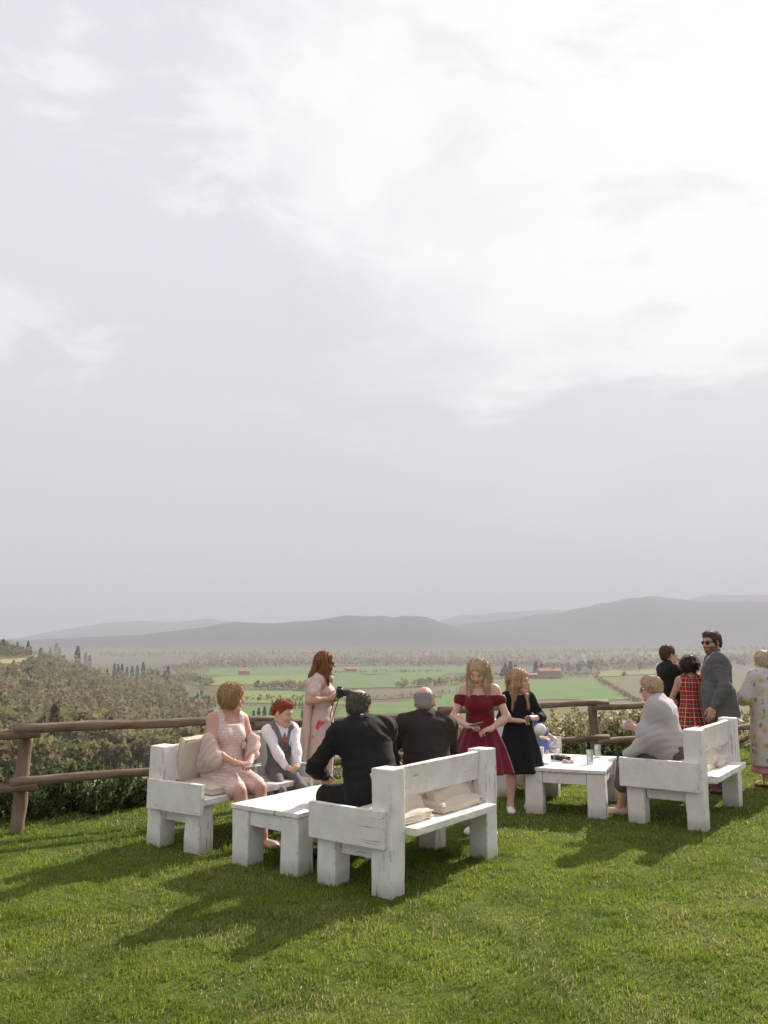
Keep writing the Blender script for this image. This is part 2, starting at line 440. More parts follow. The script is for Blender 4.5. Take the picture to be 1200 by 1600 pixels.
def plant_tree(name, kind, pos, h, col, label, cat, group, wide=1.0):
    crown, trunk = TREE_LIB[kind][random.randrange(len(TREE_LIB[kind]))]
    root = empty(name, pos, random.uniform(0, 6.28)); root.scale = (h * wide, h * wide, h)
    tag(root, label, cat, group)
    c = link('crown', crown, root); c.color = (*col, 1); link('trunk', trunk, root)
    return root

# ---- woodland on the left: the nearest trees singly, the rest as one wood
def in_wood(x, y):
    pp = px_of(x, y)
    edge = np.interp(y, [150, 230, 300, 420, 560, 700, 850, 1100, 1400], [205, 290, 370, 400, 352, 335, 305, 250, 200])
    return (pp < edge + 18 * np.sin(y / 37.0)) & (pp > -140)
WOODCOL = np.array([[0.245, 0.195, 0.105], [0.245, 0.215, 0.105], [0.195, 0.195, 0.085], [0.260, 0.200, 0.115], [0.225, 0.230, 0.090], [0.110, 0.120, 0.058], [0.260, 0.230, 0.125]])
rng = np.random.default_rng(5)
cy = np.sqrt(rng.uniform(150 ** 2, 1500 ** 2, 26000)); cx = cy * ((rng.uniform(-140, 430, 26000) - 600) / FPX)
ok = in_wood(cx, cy); cx, cy = cx[ok], cy[ok]
# keep the straw field on the spur and the bank clear
pp = px_of(cx, cy); zz = hz(cx, cy); yy = HOR + (CAMH - zz) / np.hypot(cx, cy) * FPX
gap = fbm(cx / 42.0, cy / 42.0, 91, 3)
ok = (gap > .36) & ~((yy > 1026) & (yy < 1044) & (pp < 78 - (yy - 1026) * 2)) & ~((pp > 140) & (pp < 245) & (yy > 1196))
cx, cy = cx[ok], cy[ok]
# thin to a minimum spacing
cell = {}; keep = []
for i in np.argsort(cy):
    w_ = 4.4 if cy[i] < 600 else 5.6; k = (int(cx[i] // w_), int(cy[i] // w_), w_)
    if k in cell: continue
    cell[k] = 1; keep.append(i)
cx, cy = cx[keep], cy[keep]; cz = hz(cx, cy)
order = np.argsort(cy); near, far = order[:230], order[230:4400]
names = {0: 'broad', 1: 'broad', 2: 'broad', 3: 'poplar', 4: 'broad', 5: 'pine', 6: 'poplar'}
LAB = {0: ('russet broadleaf tree budding in the wood below the fence', 'russet trees of the wood'),
       1: ('ochre olive broadleaf tree in the wood below the fence', 'ochre trees of the wood'),
       2: ('dull green broadleaf tree in the wood below the fence', 'green trees of the wood'),
       3: ('slim rust brown tree rising in the wood below the fence', 'slim rust trees of the wood'),
       4: ('fresh yellow green broadleaf tree in the wood below the fence', 'yellow green trees of the wood'),
       5: ('dark green conifer standing in the wood below the fence', 'dark conifers of the wood'),
       6: ('slim sandy brown tree rising in the wood below the fence', 'slim sandy trees of the wood')}
KPROB = [0.12, 0.22, 0.20, 0.09, 0.12, 0.10, 0.15]
def zone_col(x, y):
    a = fbm(x / 55.0, y / 75.0, 61, 3)[:, None]; b = fbm(x / 35.0 + 9, y / 60.0, 71, 3)[:, None]
    c = A_TAN * (1 - smoothstep(.38, .58, a)) + A_OLIVE * smoothstep(.38, .58, a); return c * (1 - .8 * smoothstep(.58, .70, b)) + A_DEEP * .8 * smoothstep(.58, .70, b)
A_TAN, A_OLIVE, A_DEEP = np.array([.285, .220, .115]), np.array([.215, .215, .088]), np.array([.120, .130, .056])
ZN = zone_col(cx, cy)
for i in near:
    k = int(rng.choice(7, p=KPROB)); h = float(np.clip(rng.lognormal(2.15, .28), 5, 15)) * (1.15 if names[k] != 'broad' else 1.0)
    plant_tree({'broad': 'broadleaf_tree', 'poplar': 'slim_tree', 'pine': 'conifer_tree'}[names[k]], names[k], (cx[i], cy[i], cz[i]), h, (WOODCOL[k] * .55 + ZN[i] * .45) * rng.uniform(0.85, 1.15), LAB[k][0], 'tree', LAB[k][1], rng.uniform(0.9, 1.25))
def mass(name, X, Y, Z, H, K, nleaf, label, cat, rng, colour=WOODCOL, wide=1.0, own=None, leaf=0.26):
    P, C = [], []
    for i in range(len(X)):
        k = K[i]; n = nleaf; p = tree_cloud(rng, names.get(k, 'broad'), n, 1) * np.array([H[i] * wide, H[i] * wide, H[i]]) + np.array([X[i], Y[i], Z[i]])
        P.append(p); C.append(np.repeat(((colour[k] if own is None else own[i]) * rng.uniform(0.85, 1.15))[None], n, 0) * rng.uniform(0.75, 1.15, (n, 1)))
    P = np.vstack(P); C = np.vstack(C); S = np.repeat(np.asarray(H) * leaf, nleaf)
    v, f = leaf_quads(P, S, rng)
    o = link(name, fastmesh(name, v, f, M_WOOD, False, np.repeat(C, 4, axis=0)))
    tag(o, label, cat, None, 'stuff'); return o
K = rng.choice(7, len(far), p=KPROB); H = np.clip(rng.lognormal(2.15, .28, len(far)), 4.5, 15)
OWN = zone_col(cx[far], cy[far]) * .65 + WOODCOL[K] * .35
mass('woodland', cx[far], cy[far], cz[far], H, K, 34, 'russet and olive spring woodland covering the left hillside', 'wood', rng, own=OWN, leaf=0.145)

# ---- hedgerows and tree belts of the plain (far-off, one mass per belt)
def belt(pts, n, hpx, spread, kprob, label, dark=1.0):
    px = [p[0] for p in pts]; py = [p[1] for p in pts]
    n = int(n * 1.9); a = rng.uniform(px[0], px[-1], n); b = np.interp(a, px, py) + rng.normal(0, spread, n)
    g = px_grounds(list(zip(a, b))); X, Y, Z = g[:, 0], g[:, 1], g[:, 2]; H = hpx * rng.uniform(0.55, 1.25, n) * Y / FPX
    K = rng.choice(7, n, p=kprob)
    return mass('tree_belt', np.array(X), np.array(Y), np.array(Z), np.array(H), K, 10, label, 'tree belt', rng, WOODCOL * dark, 1.1)
KB = [0.3, 0.2, 0.1, 0.1, 0.05, 0.05, 0.2]; KD = [0.05, 0.1, 0.3, 0.0, 0.0, 0.5, 0.05]
belt([(255, 1049), (330, 1042), (500, 1039), (735, 1040), (850, 1041)], 520, 9, 1.6, KB, 'long brown tree belt behind the green fields')
belt([(300, 1033), (600, 1033), (900, 1031), (1210, 1027)], 560, 7, 2.2, KB, 'pale brown woods far across the plain')
belt([(150, 1025), (300, 1024), (560, 1024), (900, 1021), (1210, 1015)], 560, 5, 1.8, KD, 'hazy dark woods at the foot of the hills')
belt([(840, 1050), (930, 1046), (1010, 1044), (1100, 1040), (1210, 1038)], 240, 13, 2.0, KB, 'bushy brown and green hedgerow right of the brick farmhouse')
belt([(395, 1078), (440, 1077), (485, 1079)], 46, 13, 1.0, KB, 'clumpy brown hedge across the lime green field')
belt([(620, 1076), (660, 1072), (720, 1069), (750, 1066)], 70, 11, 1.4, KB, 'brown hedge behind the girl in the red dress')
belt([(500, 1053), (560, 1052), (640, 1051), (690, 1050)], 60, 5, 0.7, KB, 'low dotted hedge across the wide green field')
belt([(330, 1098), (420, 1094), (500, 1098)], 50, 8, 1.2, KD, 'dark low hedge beyond the cypress avenue')
belt([(930, 1062), (955, 1076), (985, 1094), (1000, 1100)], 70, 8, 1.0, KB, 'brown hedge slanting beside the bright green field')
belt([(505, 1098), (600, 1092), (720, 1082)], 80, 5, 1.2, KB, 'brown orchard rows in the middle of the valley')
belt([(230, 1062), (300, 1066), (330, 1076)], 80, 14, 3.0, [0.1, 0.3, 0.2, 0, 0.3, 0, 0.1], 'yellow green trees at the edge of the wood')
belt([(740, 1058), (800, 1059), (900, 1058), (940, 1056)], 60, 8, 0.8, [0.1, 0.2, 0.2, 0, 0.3, 0.1, 0.1], 'green garden trees in front of the brick farmhouse')
# cypresses, each a tree
CYP = [(404, 1129, 22), (413, 1129, 24), (423, 1130, 24), (396, 1129, 18), (472, 1125, 15), (485, 1183, 15), (478, 1184, 9), (223, 1060, 17), (237, 1064, 12), (246, 1066, 12), (257, 1067, 12), (262, 1067, 17),
       (42, 1066, 15), (120, 1042, 22), (87, 1033, 19), (133, 1038, 13), (139, 1046, 15), (167, 1059, 10), (21, 1046, 10), (78, 1030, 13), (92, 1034, 15), (62, 1030, 12), (198, 1060, 12), (214, 1060, 14), (178, 1056, 13), (184, 1057, 13), (190, 1058, 14), (206, 1060, 13), (4, 1024, 17), (26, 1024, 14), (43, 1024, 15)]
for a, b, hh in CYP:
    g = px_ground(a, b)
    if 440 > a > 390: L = ('dark cypress in the short avenue behind the boy', 'cypresses of the avenue')
    elif a > 460: L = ('lone dark cypress in the meadow beside the gravel yard', 'cypresses of the meadow')
    else: L = ('tall dark cypress on the wooded left hillside', 'cypresses on the hillside')
    plant_tree('cypress_tree', 'cypress', g, hh * (1.45 if a < 380 else 1.0) * g[1] / FPX, np.array([0.028, 0.036, 0.018]), L[0], 'cypress', L[1], 1.2)
for a in np.linspace(426, 496, 13):
    g = px_ground(a + rng.uniform(-2, 2), 1108 + rng.uniform(-1, 1))
    plant_tree('cypress_tree', 'cypress', g, rng.uniform(8, 13) * g[1] / FPX, np.array([0.045, 0.055, 0.028]), 'small dark cypress in the row along the far meadow', 'cypress', 'cypresses along the far meadow', 1.2)
for a, b, hh in [(790, 1059, 22), (798, 1059, 25), (806, 1058, 20), (838, 1056, 22), (846, 1055, 18), (785, 1060, 15)]:
    g = px_ground(a, b)
    plant_tree('conifer_tree', 'pine', g, hh * g[1] / FPX, np.array([0.030, 0.042, 0.024]), 'dark umbrella like conifer beside the brick farmhouse', 'tree', 'conifers at the farmhouse', 1.3)
for a, b, hh in [(923, 1052, 22), (905, 1055, 20), (1000, 1050, 16), (1072, 1043, 16), (975, 1060, 13)]:
    g = px_ground(a, b)
    plant_tree('bare_tree', 'poplar', g, hh * g[1] / FPX, np.array([0.20, 0.16, 0.10]), 'pale bare poplar rising from the hedgerow across the plain', 'tree', 'bare poplars of the plain', 1.3)

# ---- buildings of the plain
M_BRICK = simple('brick_wall', (0.36, 0.20, 0.14), 0.9, 0, 0.25, 0.6); M_ROOF = simple('clay_roof', (0.40, 0.20, 0.13), 0.9, 0, 0.3, 0.5)
M_PLAST = simple('pale_plaster', (0.62, 0.58, 0.52), 0.9, 0, 0.1, 0.5); M_DARKWIN = simple('window_glass', (0.04, 0.045, 0.05), 0.2)
def box_v(x0, x1, y0, y1, z0, z1):
    v = [(x, y, z) for x in (x0, x1) for y in (y0, y1) for z in (z0, z1)]
    f = [(0, 1, 3, 2), (4, 6, 7, 5), (0, 4, 5, 1), (2, 3, 7, 6), (0, 2, 6, 4), (1, 5, 7, 3)]
    return v, f
def box_mesh(name, x0, x1, y0, y1, z0, z1, mat):
    me = bpy.data.meshes.new(name); v, f = box_v(x0, x1, y0, y1, z0, z1); me.from_pydata(v, [], f); me.materials.append(mat); return me
def house(name, px, py, wpx, hpx, wall, label, storeys=2, ratio=0.6, nwin=5):
    g = px_ground(px, py); s = g[1] / FPX; w, h = wpx * s, hpx * s; d = w * ratio
    root = empty(name, g, 0.0); root.rotation_euler[2] = -math.atan2(g[0], g[1]) + 0.25; tag(root, label, 'house')
    link('wall', box_mesh('wall', -w / 2, w / 2, -d / 2, d / 2, -2, h * 0.72, wall), root)
    me = bpy.data.meshes.new('roof'); e = 0.04 * w
    v = [(-w / 2 - e, -d / 2 - e, h * .725), (w / 2 + e, -d / 2 - e, h * .725), (w / 2 + e, d / 2 + e, h * .725), (-w / 2 - e, d / 2 + e, h * .725), (-w / 2 - e, 0, h), (w / 2 + e, 0, h)]
    me.from_pydata(v, [], [(0, 1, 5, 4), (2, 3, 4, 5), (0, 4, 3), (1, 2, 5), (0, 3, 2, 1)]); me.materials.append(M_ROOF); rf = link('roof', me, root)
    link('chimney', box_mesh('chimney', w * .2, w * .26, -d * .1, d * .05, h * .8, h * 1.12, wall), rf)
    for st in range(storeys):
        for i in range(nwin):
            x = -w / 2 + w * (i + .5) / nwin; z = h * .72 * (st + .55) / storeys; a = w / nwin * .16; b = h * .72 / storeys * .24
            wn = link('window', box_mesh('window', x - a, x + a, -d / 2 - .12, -d / 2 + .05, z - b, z + b, M_PLAST), root)
            link('pane', box_mesh('pane', x - a * .75, x + a * .75, -d / 2 - .16, -d / 2 - .1, z - b * .85, z + b * .85, M_DARKWIN), wn)
    dr = box_mesh('door', -w * .03, w * .03, -d / 2 - .14, -d / 2 + .05, 0, h * .25, M_BARK); link('door', dr, root)
house('farmhouse', 858, 1061, 32, 17, M_BRICK, 'long brick farmhouse with clay roof among garden trees')
house('farm_barn', 828, 1060, 22, 8, M_BRICK, 'low barn with a clay roof left of the brick farmhouse', 1, 0.7, 3)
house('farm_cottage', 381, 1055, 15, 9, M_BRICK, 'small brick cottage at the edge of the green fields', 2, 0.7, 3)
house('farm_cottage', 548, 1050, 17, 7, M_BRICK, 'faded brick farm building beside the woman with the camera', 1, 0.7, 3)
house('white_house', 662, 1027, 16, 6, M_PLAST, 'white house far off in the brown woods', 1, 0.6, 3)
house('white_house', 480, 1022, 12, 5, M_PLAST, 'tiny white house at the foot of the hazy hills', 1, 0.6, 3)
house('white_house', 426, 1120, 9, 7, M_PLAST, 'small white shed behind the cypress avenue', 1, 0.8, 1)
# lattice mast on the plain
g = px_ground(787, 1042); s = g[1] / FPX
mast = empty('pylon', g); tag(mast, 'thin lattice power pylon standing on the plain', 'pylon')
mh = 24 * s; M_STEEL = simple('galvanised_steel', (0.25, 0.25, 0.26), 0.5, 0.6)
for sx in (-1, 1):
    for sy in (-1, 1):
        link('leg', tube_mesh('leg', [(sx * mh * .07, sy * mh * .07, -1), (sx * mh * .012, sy * mh * .012, mh)], [mh * .011, mh * .007], M_STEEL, 5), mast)
for k, zz_ in enumerate((0.72, 0.84, 0.95)):
    link('crossarm', tube_mesh('crossarm', [(-mh * .12, 0, mh * zz_), (mh * .12, 0, mh * zz_)], [mh * .008] * 2, M_STEEL, 5), mast)
for k in range(6):
    t0, t1 = k / 6, (k + 1) / 6; w0, w1 = mh * (.07 - .058 * t0), mh * (.07 - .058 * t1); sg = (-1) ** k
    link('lattice_bar', tube_mesh('lattice_bar', [(-sg * w0, -w0, mh * t0), (sg * w1, -w1, mh * t1)], [mh * .005] * 2, M_STEEL, 4), mast)
# ================================================================== SHRUBS BEYOND THE FENCE
def shrub(name, pos, rx, rz, n, leaf, cols, label, group, seed, twigs=10, up=0.9, cat='shrub', spiky=0.0, mat=None):
    rng = np.random.default_rng(seed)
    root = empty(name, pos, rng.uniform(0, 6.28)); tag(root, label, cat, group)
    k = twigs; V, F = None, []
    tips = []
    for i in range(k):
        a = rng.uniform(0, 2 * PI); q = math.sqrt(rng.uniform(0.02, 1))
        tip = np.array([math.cos(a) * rx * q, math.sin(a) * rx * q, rz * (1 - 0.45 * q * q) * rng.uniform(0.72, 1.08)])
        b = np.array([math.cos(a) * rx * q * .25, math.sin(a) * rx * q * .25, -0.12])
        mid = b * .4 + tip * .6 + np.array([0, 0, -.1 * rz])
        tips.append((b, mid, tip))
        v, f = tube([b, mid, tip], [.012 * rz + .003, .007 * rz + .002, .002], 4)
        if V is None: V, F = v, list(f)
        else: F += [tuple(q_ + len(V) for q_ in t) for t in f]; V = np.vstack([V, v])
    link('stem', fastmesh('stem', V, np.array(F), M_BARK), root)
    w = rng.integers(0, k, n); t = rng.uniform(0.12, 1.0, n) ** 0.7
    b = np.array([x[0] for x in tips])[w]; mi = np.array([x[1] for x in tips])[w]; tp = np.array([x[2] for x in tips])[w]
    tt = t[:, None]; p = (1 - tt) ** 2 * b + 2 * tt * (1 - tt) * mi + tt * tt * tp
    p = p + rng.normal(size=(n, 3)) * (0.30 * rx / math.sqrt(k) * 1.6) * np.array([1, 1, .7]) * (1.0 - 0.5 * tt)
    v, f = leaf_quads(p, leaf, rng, up, 2.2)
    ci = rng.integers(0, len(cols), n); c = np.asarray(cols)[ci] * rng.uniform(0.6, 1.3, (n, 1))
    link('foliage', fastmesh('foliage', v, f, mat or M_LEAF, False, np.repeat(c, 4, axis=0)), root)
    return root
DARKG = [(0.035, 0.055, 0.016), (0.055, 0.085, 0.024), (0.085, 0.115, 0.036), (0.16, 0.175, 0.075)]
def fence_pt(t, off): return FENCE_A + FENCE_D * t + FENCE_N * off
sidx = 0
for t, off, rx, rz in [(-1.2, .75, .50, .46), (-.35, .8, .46, .48), (.25, .75, .46, .52), (.8, .8, .46, .52), (1.2, .85, .32, .36), (1.55, .95, .16, .18), (2.2, 1.0, .2, .16), (2.9, 1.0, .2, .16)]:
    x, y = fence_pt(t, off); sidx += 1
    shrub('evergreen_shrub', (x, y, float(hz(x, y)) - .02), rx, rz, 3200, .026, DARKG, 'dense dark evergreen shrub hugging the log fence by the pink woman\'s bench', 'evergreen shrubs at the fence by the wood', 100 + sidx, 42)
for t, off, rx, rz in [(5.8, .85, .4, .32), (6.4, .8, .42, .38), (7.0, .85, .45, .42), (7.6, .8, .45, .42), (8.2, .85, .45, .42), (8.9, .8, .45, .40), (9.6, .85, .45, .38)]:
    x, y = fence_pt(t, off); sidx += 1
    shrub('evergreen_shrub', (x, y, float(hz(x, y)) - .02), rx, rz, 2200, .030, DARKG + [(0.10, 0.13, 0.04)], 'low rounded evergreen shrub outside the fence behind the glasses table', 'low evergreen shrubs behind the glasses table', 100 + sidx, 34)
BLOSS = [(0.30, 0.27, 0.11), (0.36, 0.31, 0.17), (0.20, 0.20, 0.075), (0.52, 0.45, 0.30), (0.72, 0.66, 0.54), (0.24, 0.22, 0.09)]
rngb = np.random.default_rng(77)
for i in range(22):
    pxx = 575 + (i % 11) * 52 + rngb.uniform(-14, 14); Y = (15.0 if i < 11 else 20.5) + rngb.uniform(-1.0, 1.2)
    x = (pxx - 600) / FPX * Y; z = float(hz(x, Y)); top = 1.68 - (rngb.uniform(1116, 1128) - HOR) / FPX * Y
    shrub('blossoming_shrub', (x, Y, z), 1.15, max(0.8, top - z), 4200, .040, BLOSS, 'pale twiggy shrub flecked with cream blossom on the slope beyond the fence', 'blossoming shrubs on the slope', 300 + i, 60, 0.9)

# ================================================================== LAWN
def build_grass():
    rng = np.random.default_rng(3)
    def region(y0, y1, dens, h, w, seed):
        r = np.random.default_rng(seed)
        xm = y1 * 0.53 + 2.1; n = int((y1 - y0) * 2 * xm * dens)
        x = r.uniform(-xm, xm, n); y = r.uniform(y0, y1, n)
        sd = (x - FENCE_A[0]) * FENCE_N[0] + (y - FENCE_A[1]) * FENCE_N[1]
        ok = (np.abs(x) < y * 0.50 + 2.0) & (sd < 0.75 + 0.25 * fbm(x * 2, y * 2, 4))
        x, y = x[ok], y[ok]; n = len(x)
        return x, y, np.full(n, h), np.full(n, w)
    parts = [region(2.7, 4.2, 10500, .034, .0046, 1), region(4.2, 5.6, 6000, .036, .0058, 2), region(5.6, 7.5, 4600, .038, .0095, 3), region(7.5, 13.5, 1800, .042, .0135, 4)]
    x = np.concatenate([p[0] for p in parts]); y = np.concatenate([p[1] for p in parts]); h = np.concatenate([p[2] for p in parts]); w = np.concatenate([p[3] for p in parts])
    n = len(x); z = hz(x, y) - 0.004
    patch = fbm(x * 2.6, y * 2.6, 31); tuft = fbm(x * 9, y * 9, 41, 3)
    h = h * rng.uniform(0.45, 1.25, n) * (0.30 + 1.5 * tuft ** 1.4)
    a = rng.uniform(0, 2 * PI, n); lean = rng.uniform(0.15, 1.15, n)
    la = a + rng.normal(0, 0.6, n) + (tuft - .5) * 5
    dx, dy = np.cos(la) * lean, np.sin(la) * lean
    px_, py_ = -np.sin(a) * w * .5, np.cos(a) * w * .5
    b0 = np.stack([x - px_, y - py_, z], 1); b1 = np.stack([x + px_, y + py_, z], 1)
    m0 = np.stack([x - px_ * .8 + dx * h * .35, y - py_ * .8 + dy * h * .35, z + h * .62], 1); m1 = np.stack([x + px_ * .8 + dx * h * .35, y + py_ * .8 + dy * h * .35, z + h * .62], 1)
    tp = np.stack([x + dx * h, y + dy * h, z + h * (1.0 - .25 * lean)], 1)
    nn = y < 5.6; fa = ~nn; n1, n2 = int(nn.sum()), int(fa.sum())
    v = np.vstack([np.stack([b0[nn], b1[nn], m1[nn], m0[nn], tp[nn]], 1).reshape(-1, 3), np.stack([b0[fa], b1[fa], tp[fa]], 1).reshape(-1, 3)])
    i = np.arange(n1)[:, None] * 5
    tri = np.vstack([np.stack([i + 0, i + 1, i + 2, i + 0, i + 2, i + 3, i + 3, i + 2, i + 4], -1).reshape(-1, 3), (np.arange(n2 * 3) + n1 * 5).reshape(-1, 3)])
    g1 = np.array([0.205, 0.270, 0.030]); g2 = np.array([0.290, 0.345, 0.055]); g3 = np.array([0.105, 0.175, 0.018]); st = np.array([0.430, 0.380, 0.190])
    t1 = rng.uniform(0, 1, n)[:, None]; k = smoothstep(.35, .65, patch)[:, None]
    c = (g1 * (1 - t1) + g2 * t1) * (1 - .75 * k) + g3 * .75 * k
    dry = (rng.uniform(0, 1, n) < (0.05 + 0.30 * smoothstep(.48, .72, fbm(x * 1.7, y * 1.7, 55))))[:, None]
    c = np.where(dry, st * rng.uniform(.55, 1.15, (n, 1)), c) * rng.uniform(.75, 1.2, (n, 1))
    c5 = np.vstack([np.repeat(c[nn], 5, axis=0), np.repeat(c[fa], 3, axis=0)])
    m = foliage_mat('grass_blades', False, 0.55)
    me = fastmesh('grass', v, tri, m, False, c5)
    o = link('grass', me); tag(o, 'short green lawn grass with dry straw blades', 'grass', None, 'stuff')
    print('grass blades', n)
build_grass()

# ================================================================== LOG FENCE
def log_mat():
    m, N, p, out = newmat('weathered_log')
    tco = N.n('ShaderNodeTexCoord').outputs['Object']
    st = N.mapping(tco, scale=(2.0, 22, 22)); n1 = N.noise(st, 1.6, 7, .65, .4); n2 = N.noise(tco, 5.0, 4)
    c = N.ramp(n1, [(.25, (.065, .040, .024)), (.5, (.175, .112, .070)), (.78, (.36, .265, .19))])
    c = N.mix(N.math('MULTIPLY', N.smooth(n2, .4, .7), .55), c, (.25, .205, .160)); N.l(c, p.inputs['Base Color'])
    p.inputs['Roughness'].default_value = .85; bump(N, p, n1, .7, .008); return m
M_LOG = log_mat()
def log(name, a, b, r0, r1, parent, seed, bend=.02, nseg=12):
    """a wobbly pole whose own X axis runs along it"""
    a, b = np.array(a, float), np.array(b, float); L = np.linalg.norm(b - a); r = np.random.default_rng(seed)
    n = 13; xs = np.linspace(0, L, n); ph = r.uniform(0, 6.28, 4); pts = []; rad = []
    for i, x in enumerate(xs):
        t = x / L; pts.append((x, bend * math.sin(t * PI + ph[0] * .2) * math.sin(ph[1]) + .004 * math.sin(t * 17 + ph[2]), bend * .7 * math.sin(t * PI) * math.cos(ph[1]) + .004 * math.sin(t * 13 + ph[3])))
        rad.append((r0 + (r1 - r0) * t) * (1 + .05 * math.sin(t * 21 + ph[0]) + r.normal(0, .012)))
    pts = [(-.006, pts[0][1], pts[0][2])] + pts + [(L + .006, pts[-1][1], pts[-1][2])]; rad = [rad[0] * .82] + rad + [rad[-1] * .82]
    me = tube_mesh(name, pts, rad, M_LOG, nseg)
    o = link(name, me, parent); d = Vector(b - a).normalized()
    o.rotation_mode = 'QUATERNION'; o.rotation_quaternion = d.to_track_quat('X', 'Z'); o.location = a; return o
fence = empty('log_fence', (FENCE_A[0], FENCE_A[1], 0)); tag(fence, 'rustic brown log fence with two rails along the lawn edge', 'fence')
FP = [np.array([x, y, 0.0]) for x, y in (FENCE_A + FENCE_D * -2.25, FENCE_A, FENCE_A + FENCE_D * 2.28, FENCE_A + FENCE_D * 4.60, FENCE_A + FENCE_D * 7.10, FENCE_A + FENCE_D * 9.4, FENCE_A + FENCE_D * 11.6)]
base = np.array([FENCE_A[0], FENCE_A[1], 0.0]); n3 = np.array([FENCE_N[0], FENCE_N[1], 0]); d3 = np.array([FENCE_D[0], FENCE_D[1], 0])
tilt = [0, .02, -.02, .03, -.05, .02, 0]
for i, p in enumerate(FP):
    q = p - base
    log('post', q + n3 * .07 + np.array([0, 0, -.15]), q + n3 * .06 + d3 * tilt[i] + np.array([0, 0, .86]), .066, .058, fence, 40 + i, .008)
TOPZ = [(.88, .86), (.915, .885), (.83, .835), (.885, .88), (.83, .82), (.88, .86)]
LOWZ = [(.40, .40), (.455, .44), (.40, .40), (.44, .43), (.38, .36), (.42, .42)]
for i in range(len(FP) - 1):
    a, b = FP[i] - base, FP[i + 1] - base
    up = .0 if i % 2 else .0
    log('rail', a - d3 * .10 - n3 * .045 + np.array([0, 0, TOPZ[i][0]]), b + d3 * .12 - n3 * .045 + np.array([0, 0, TOPZ[i][1]]), .047, .040, fence, 60 + i, .012)
    log('rail', a - d3 * .10 - n3 * .045 + np.array([0, 0, LOWZ[i][0]]), b + d3 * .12 - n3 * .045 + np.array([0, 0, LOWZ[i][1]]), .044, .036, fence, 80 + i, .012)

# ================================================================== WHITE TIMBER FURNITURE
def white_wood():
    m, N, p, out = newmat('white_painted_timber')
    tco = N.n('ShaderNodeTexCoord').outputs['Object']; oi = N.n('ShaderNodeObjectInfo')
    off = N.n('ShaderNodeVectorMath', operation='ADD'); N.l(tco, off.inputs[0])
    cmb = N.n('ShaderNodeCombineXYZ'); N.l(N.math('MULTIPLY', oi.outputs['Random'], 37.0), cmb.inputs[1]); N.l(cmb.outputs[0], off.inputs[1])
    vec = off.outputs[0]
    grain = N.noise(N.mapping(vec, scale=(1.2, 26, 26)), 2.0, 7, .62, .5)
    crackn = N.noise(N.mapping(vec, scale=(.20, 8, 8)), 1.5, 3, .5, .5)
    band = N.math('ABSOLUTE', N.math('SUBTRACT', crackn, .5)); crack = N.smooth(band, .010, .003)
    gate = N.smooth(N.noise(vec, 2.6, 3), .53, .62); crack = N.math('MULTIPLY', crack, gate)
    dirt = N.noise(vec, 6.5, 6, .65)
    sepz = N.n('ShaderNodeSeparateXYZ'); N.l(N.n('ShaderNodeNewGeometry').outputs['Position'], sepz.inputs[0])
    low = N.smooth(N.math('ADD', sepz.outputs[2], N.math('MULTIPLY', dirt, -.16)), .05, -.06)
    c = N.mix(N.smooth(dirt, .25, .75), (.72, .685, .645), (.85, .825, .79))
    c = N.mix(N.math('MULTIPLY', N.smooth(grain, .58, .75), .35), c, (.55, .53, .50))
    knots = N.n('ShaderNodeTexVoronoi'); knots.inputs['Scale'].default_value = 6.0; N.l(N.mapping(vec, scale=(.6, 1.6, 1.6)), knots.inputs['Vector'])
    c = N.mix(N.math('MULTIPLY', N.smooth(knots.outputs['Distance'], .11, .04), .30), c, (.42, .36, .30))
    c = N.mix(N.math('MULTIPLY', low, .5), c, (.30, .28, .20))
    bv = N.n('ShaderNodeBevel', samples=4); bv.inputs['Radius'].default_value = .022; ge = N.n('ShaderNodeNewGeometry'); ds = N.n('ShaderNodeVectorMath', operation='DISTANCE'); N.l(bv.outputs[0], ds.inputs[0]); N.l(ge.outputs['Normal'], ds.inputs[1])
    chip = N.math('MULTIPLY', N.smooth(ds.outputs['Value'], .10, .30), N.smooth(N.noise(vec, 17.0, 5, .65), .53, .60)); c = N.mix(N.math('MULTIPLY', chip, .75), c, (.34, .29, .235))
    c = N.mix(N.math('MULTIPLY', crack, .75), c, (.10, .085, .07)); N.l(c, p.inputs['Base Color'])
    p.inputs['Roughness'].default_value = .7; p.inputs['Specular IOR Level'].default_value = .2
    h = N.math('SUBTRACT', N.math('MULTIPLY', grain, .35), N.math('MULTIPLY', crack, 1.4)); bump(N, p, h, .55, .006); return m
M_WHITE = white_wood()
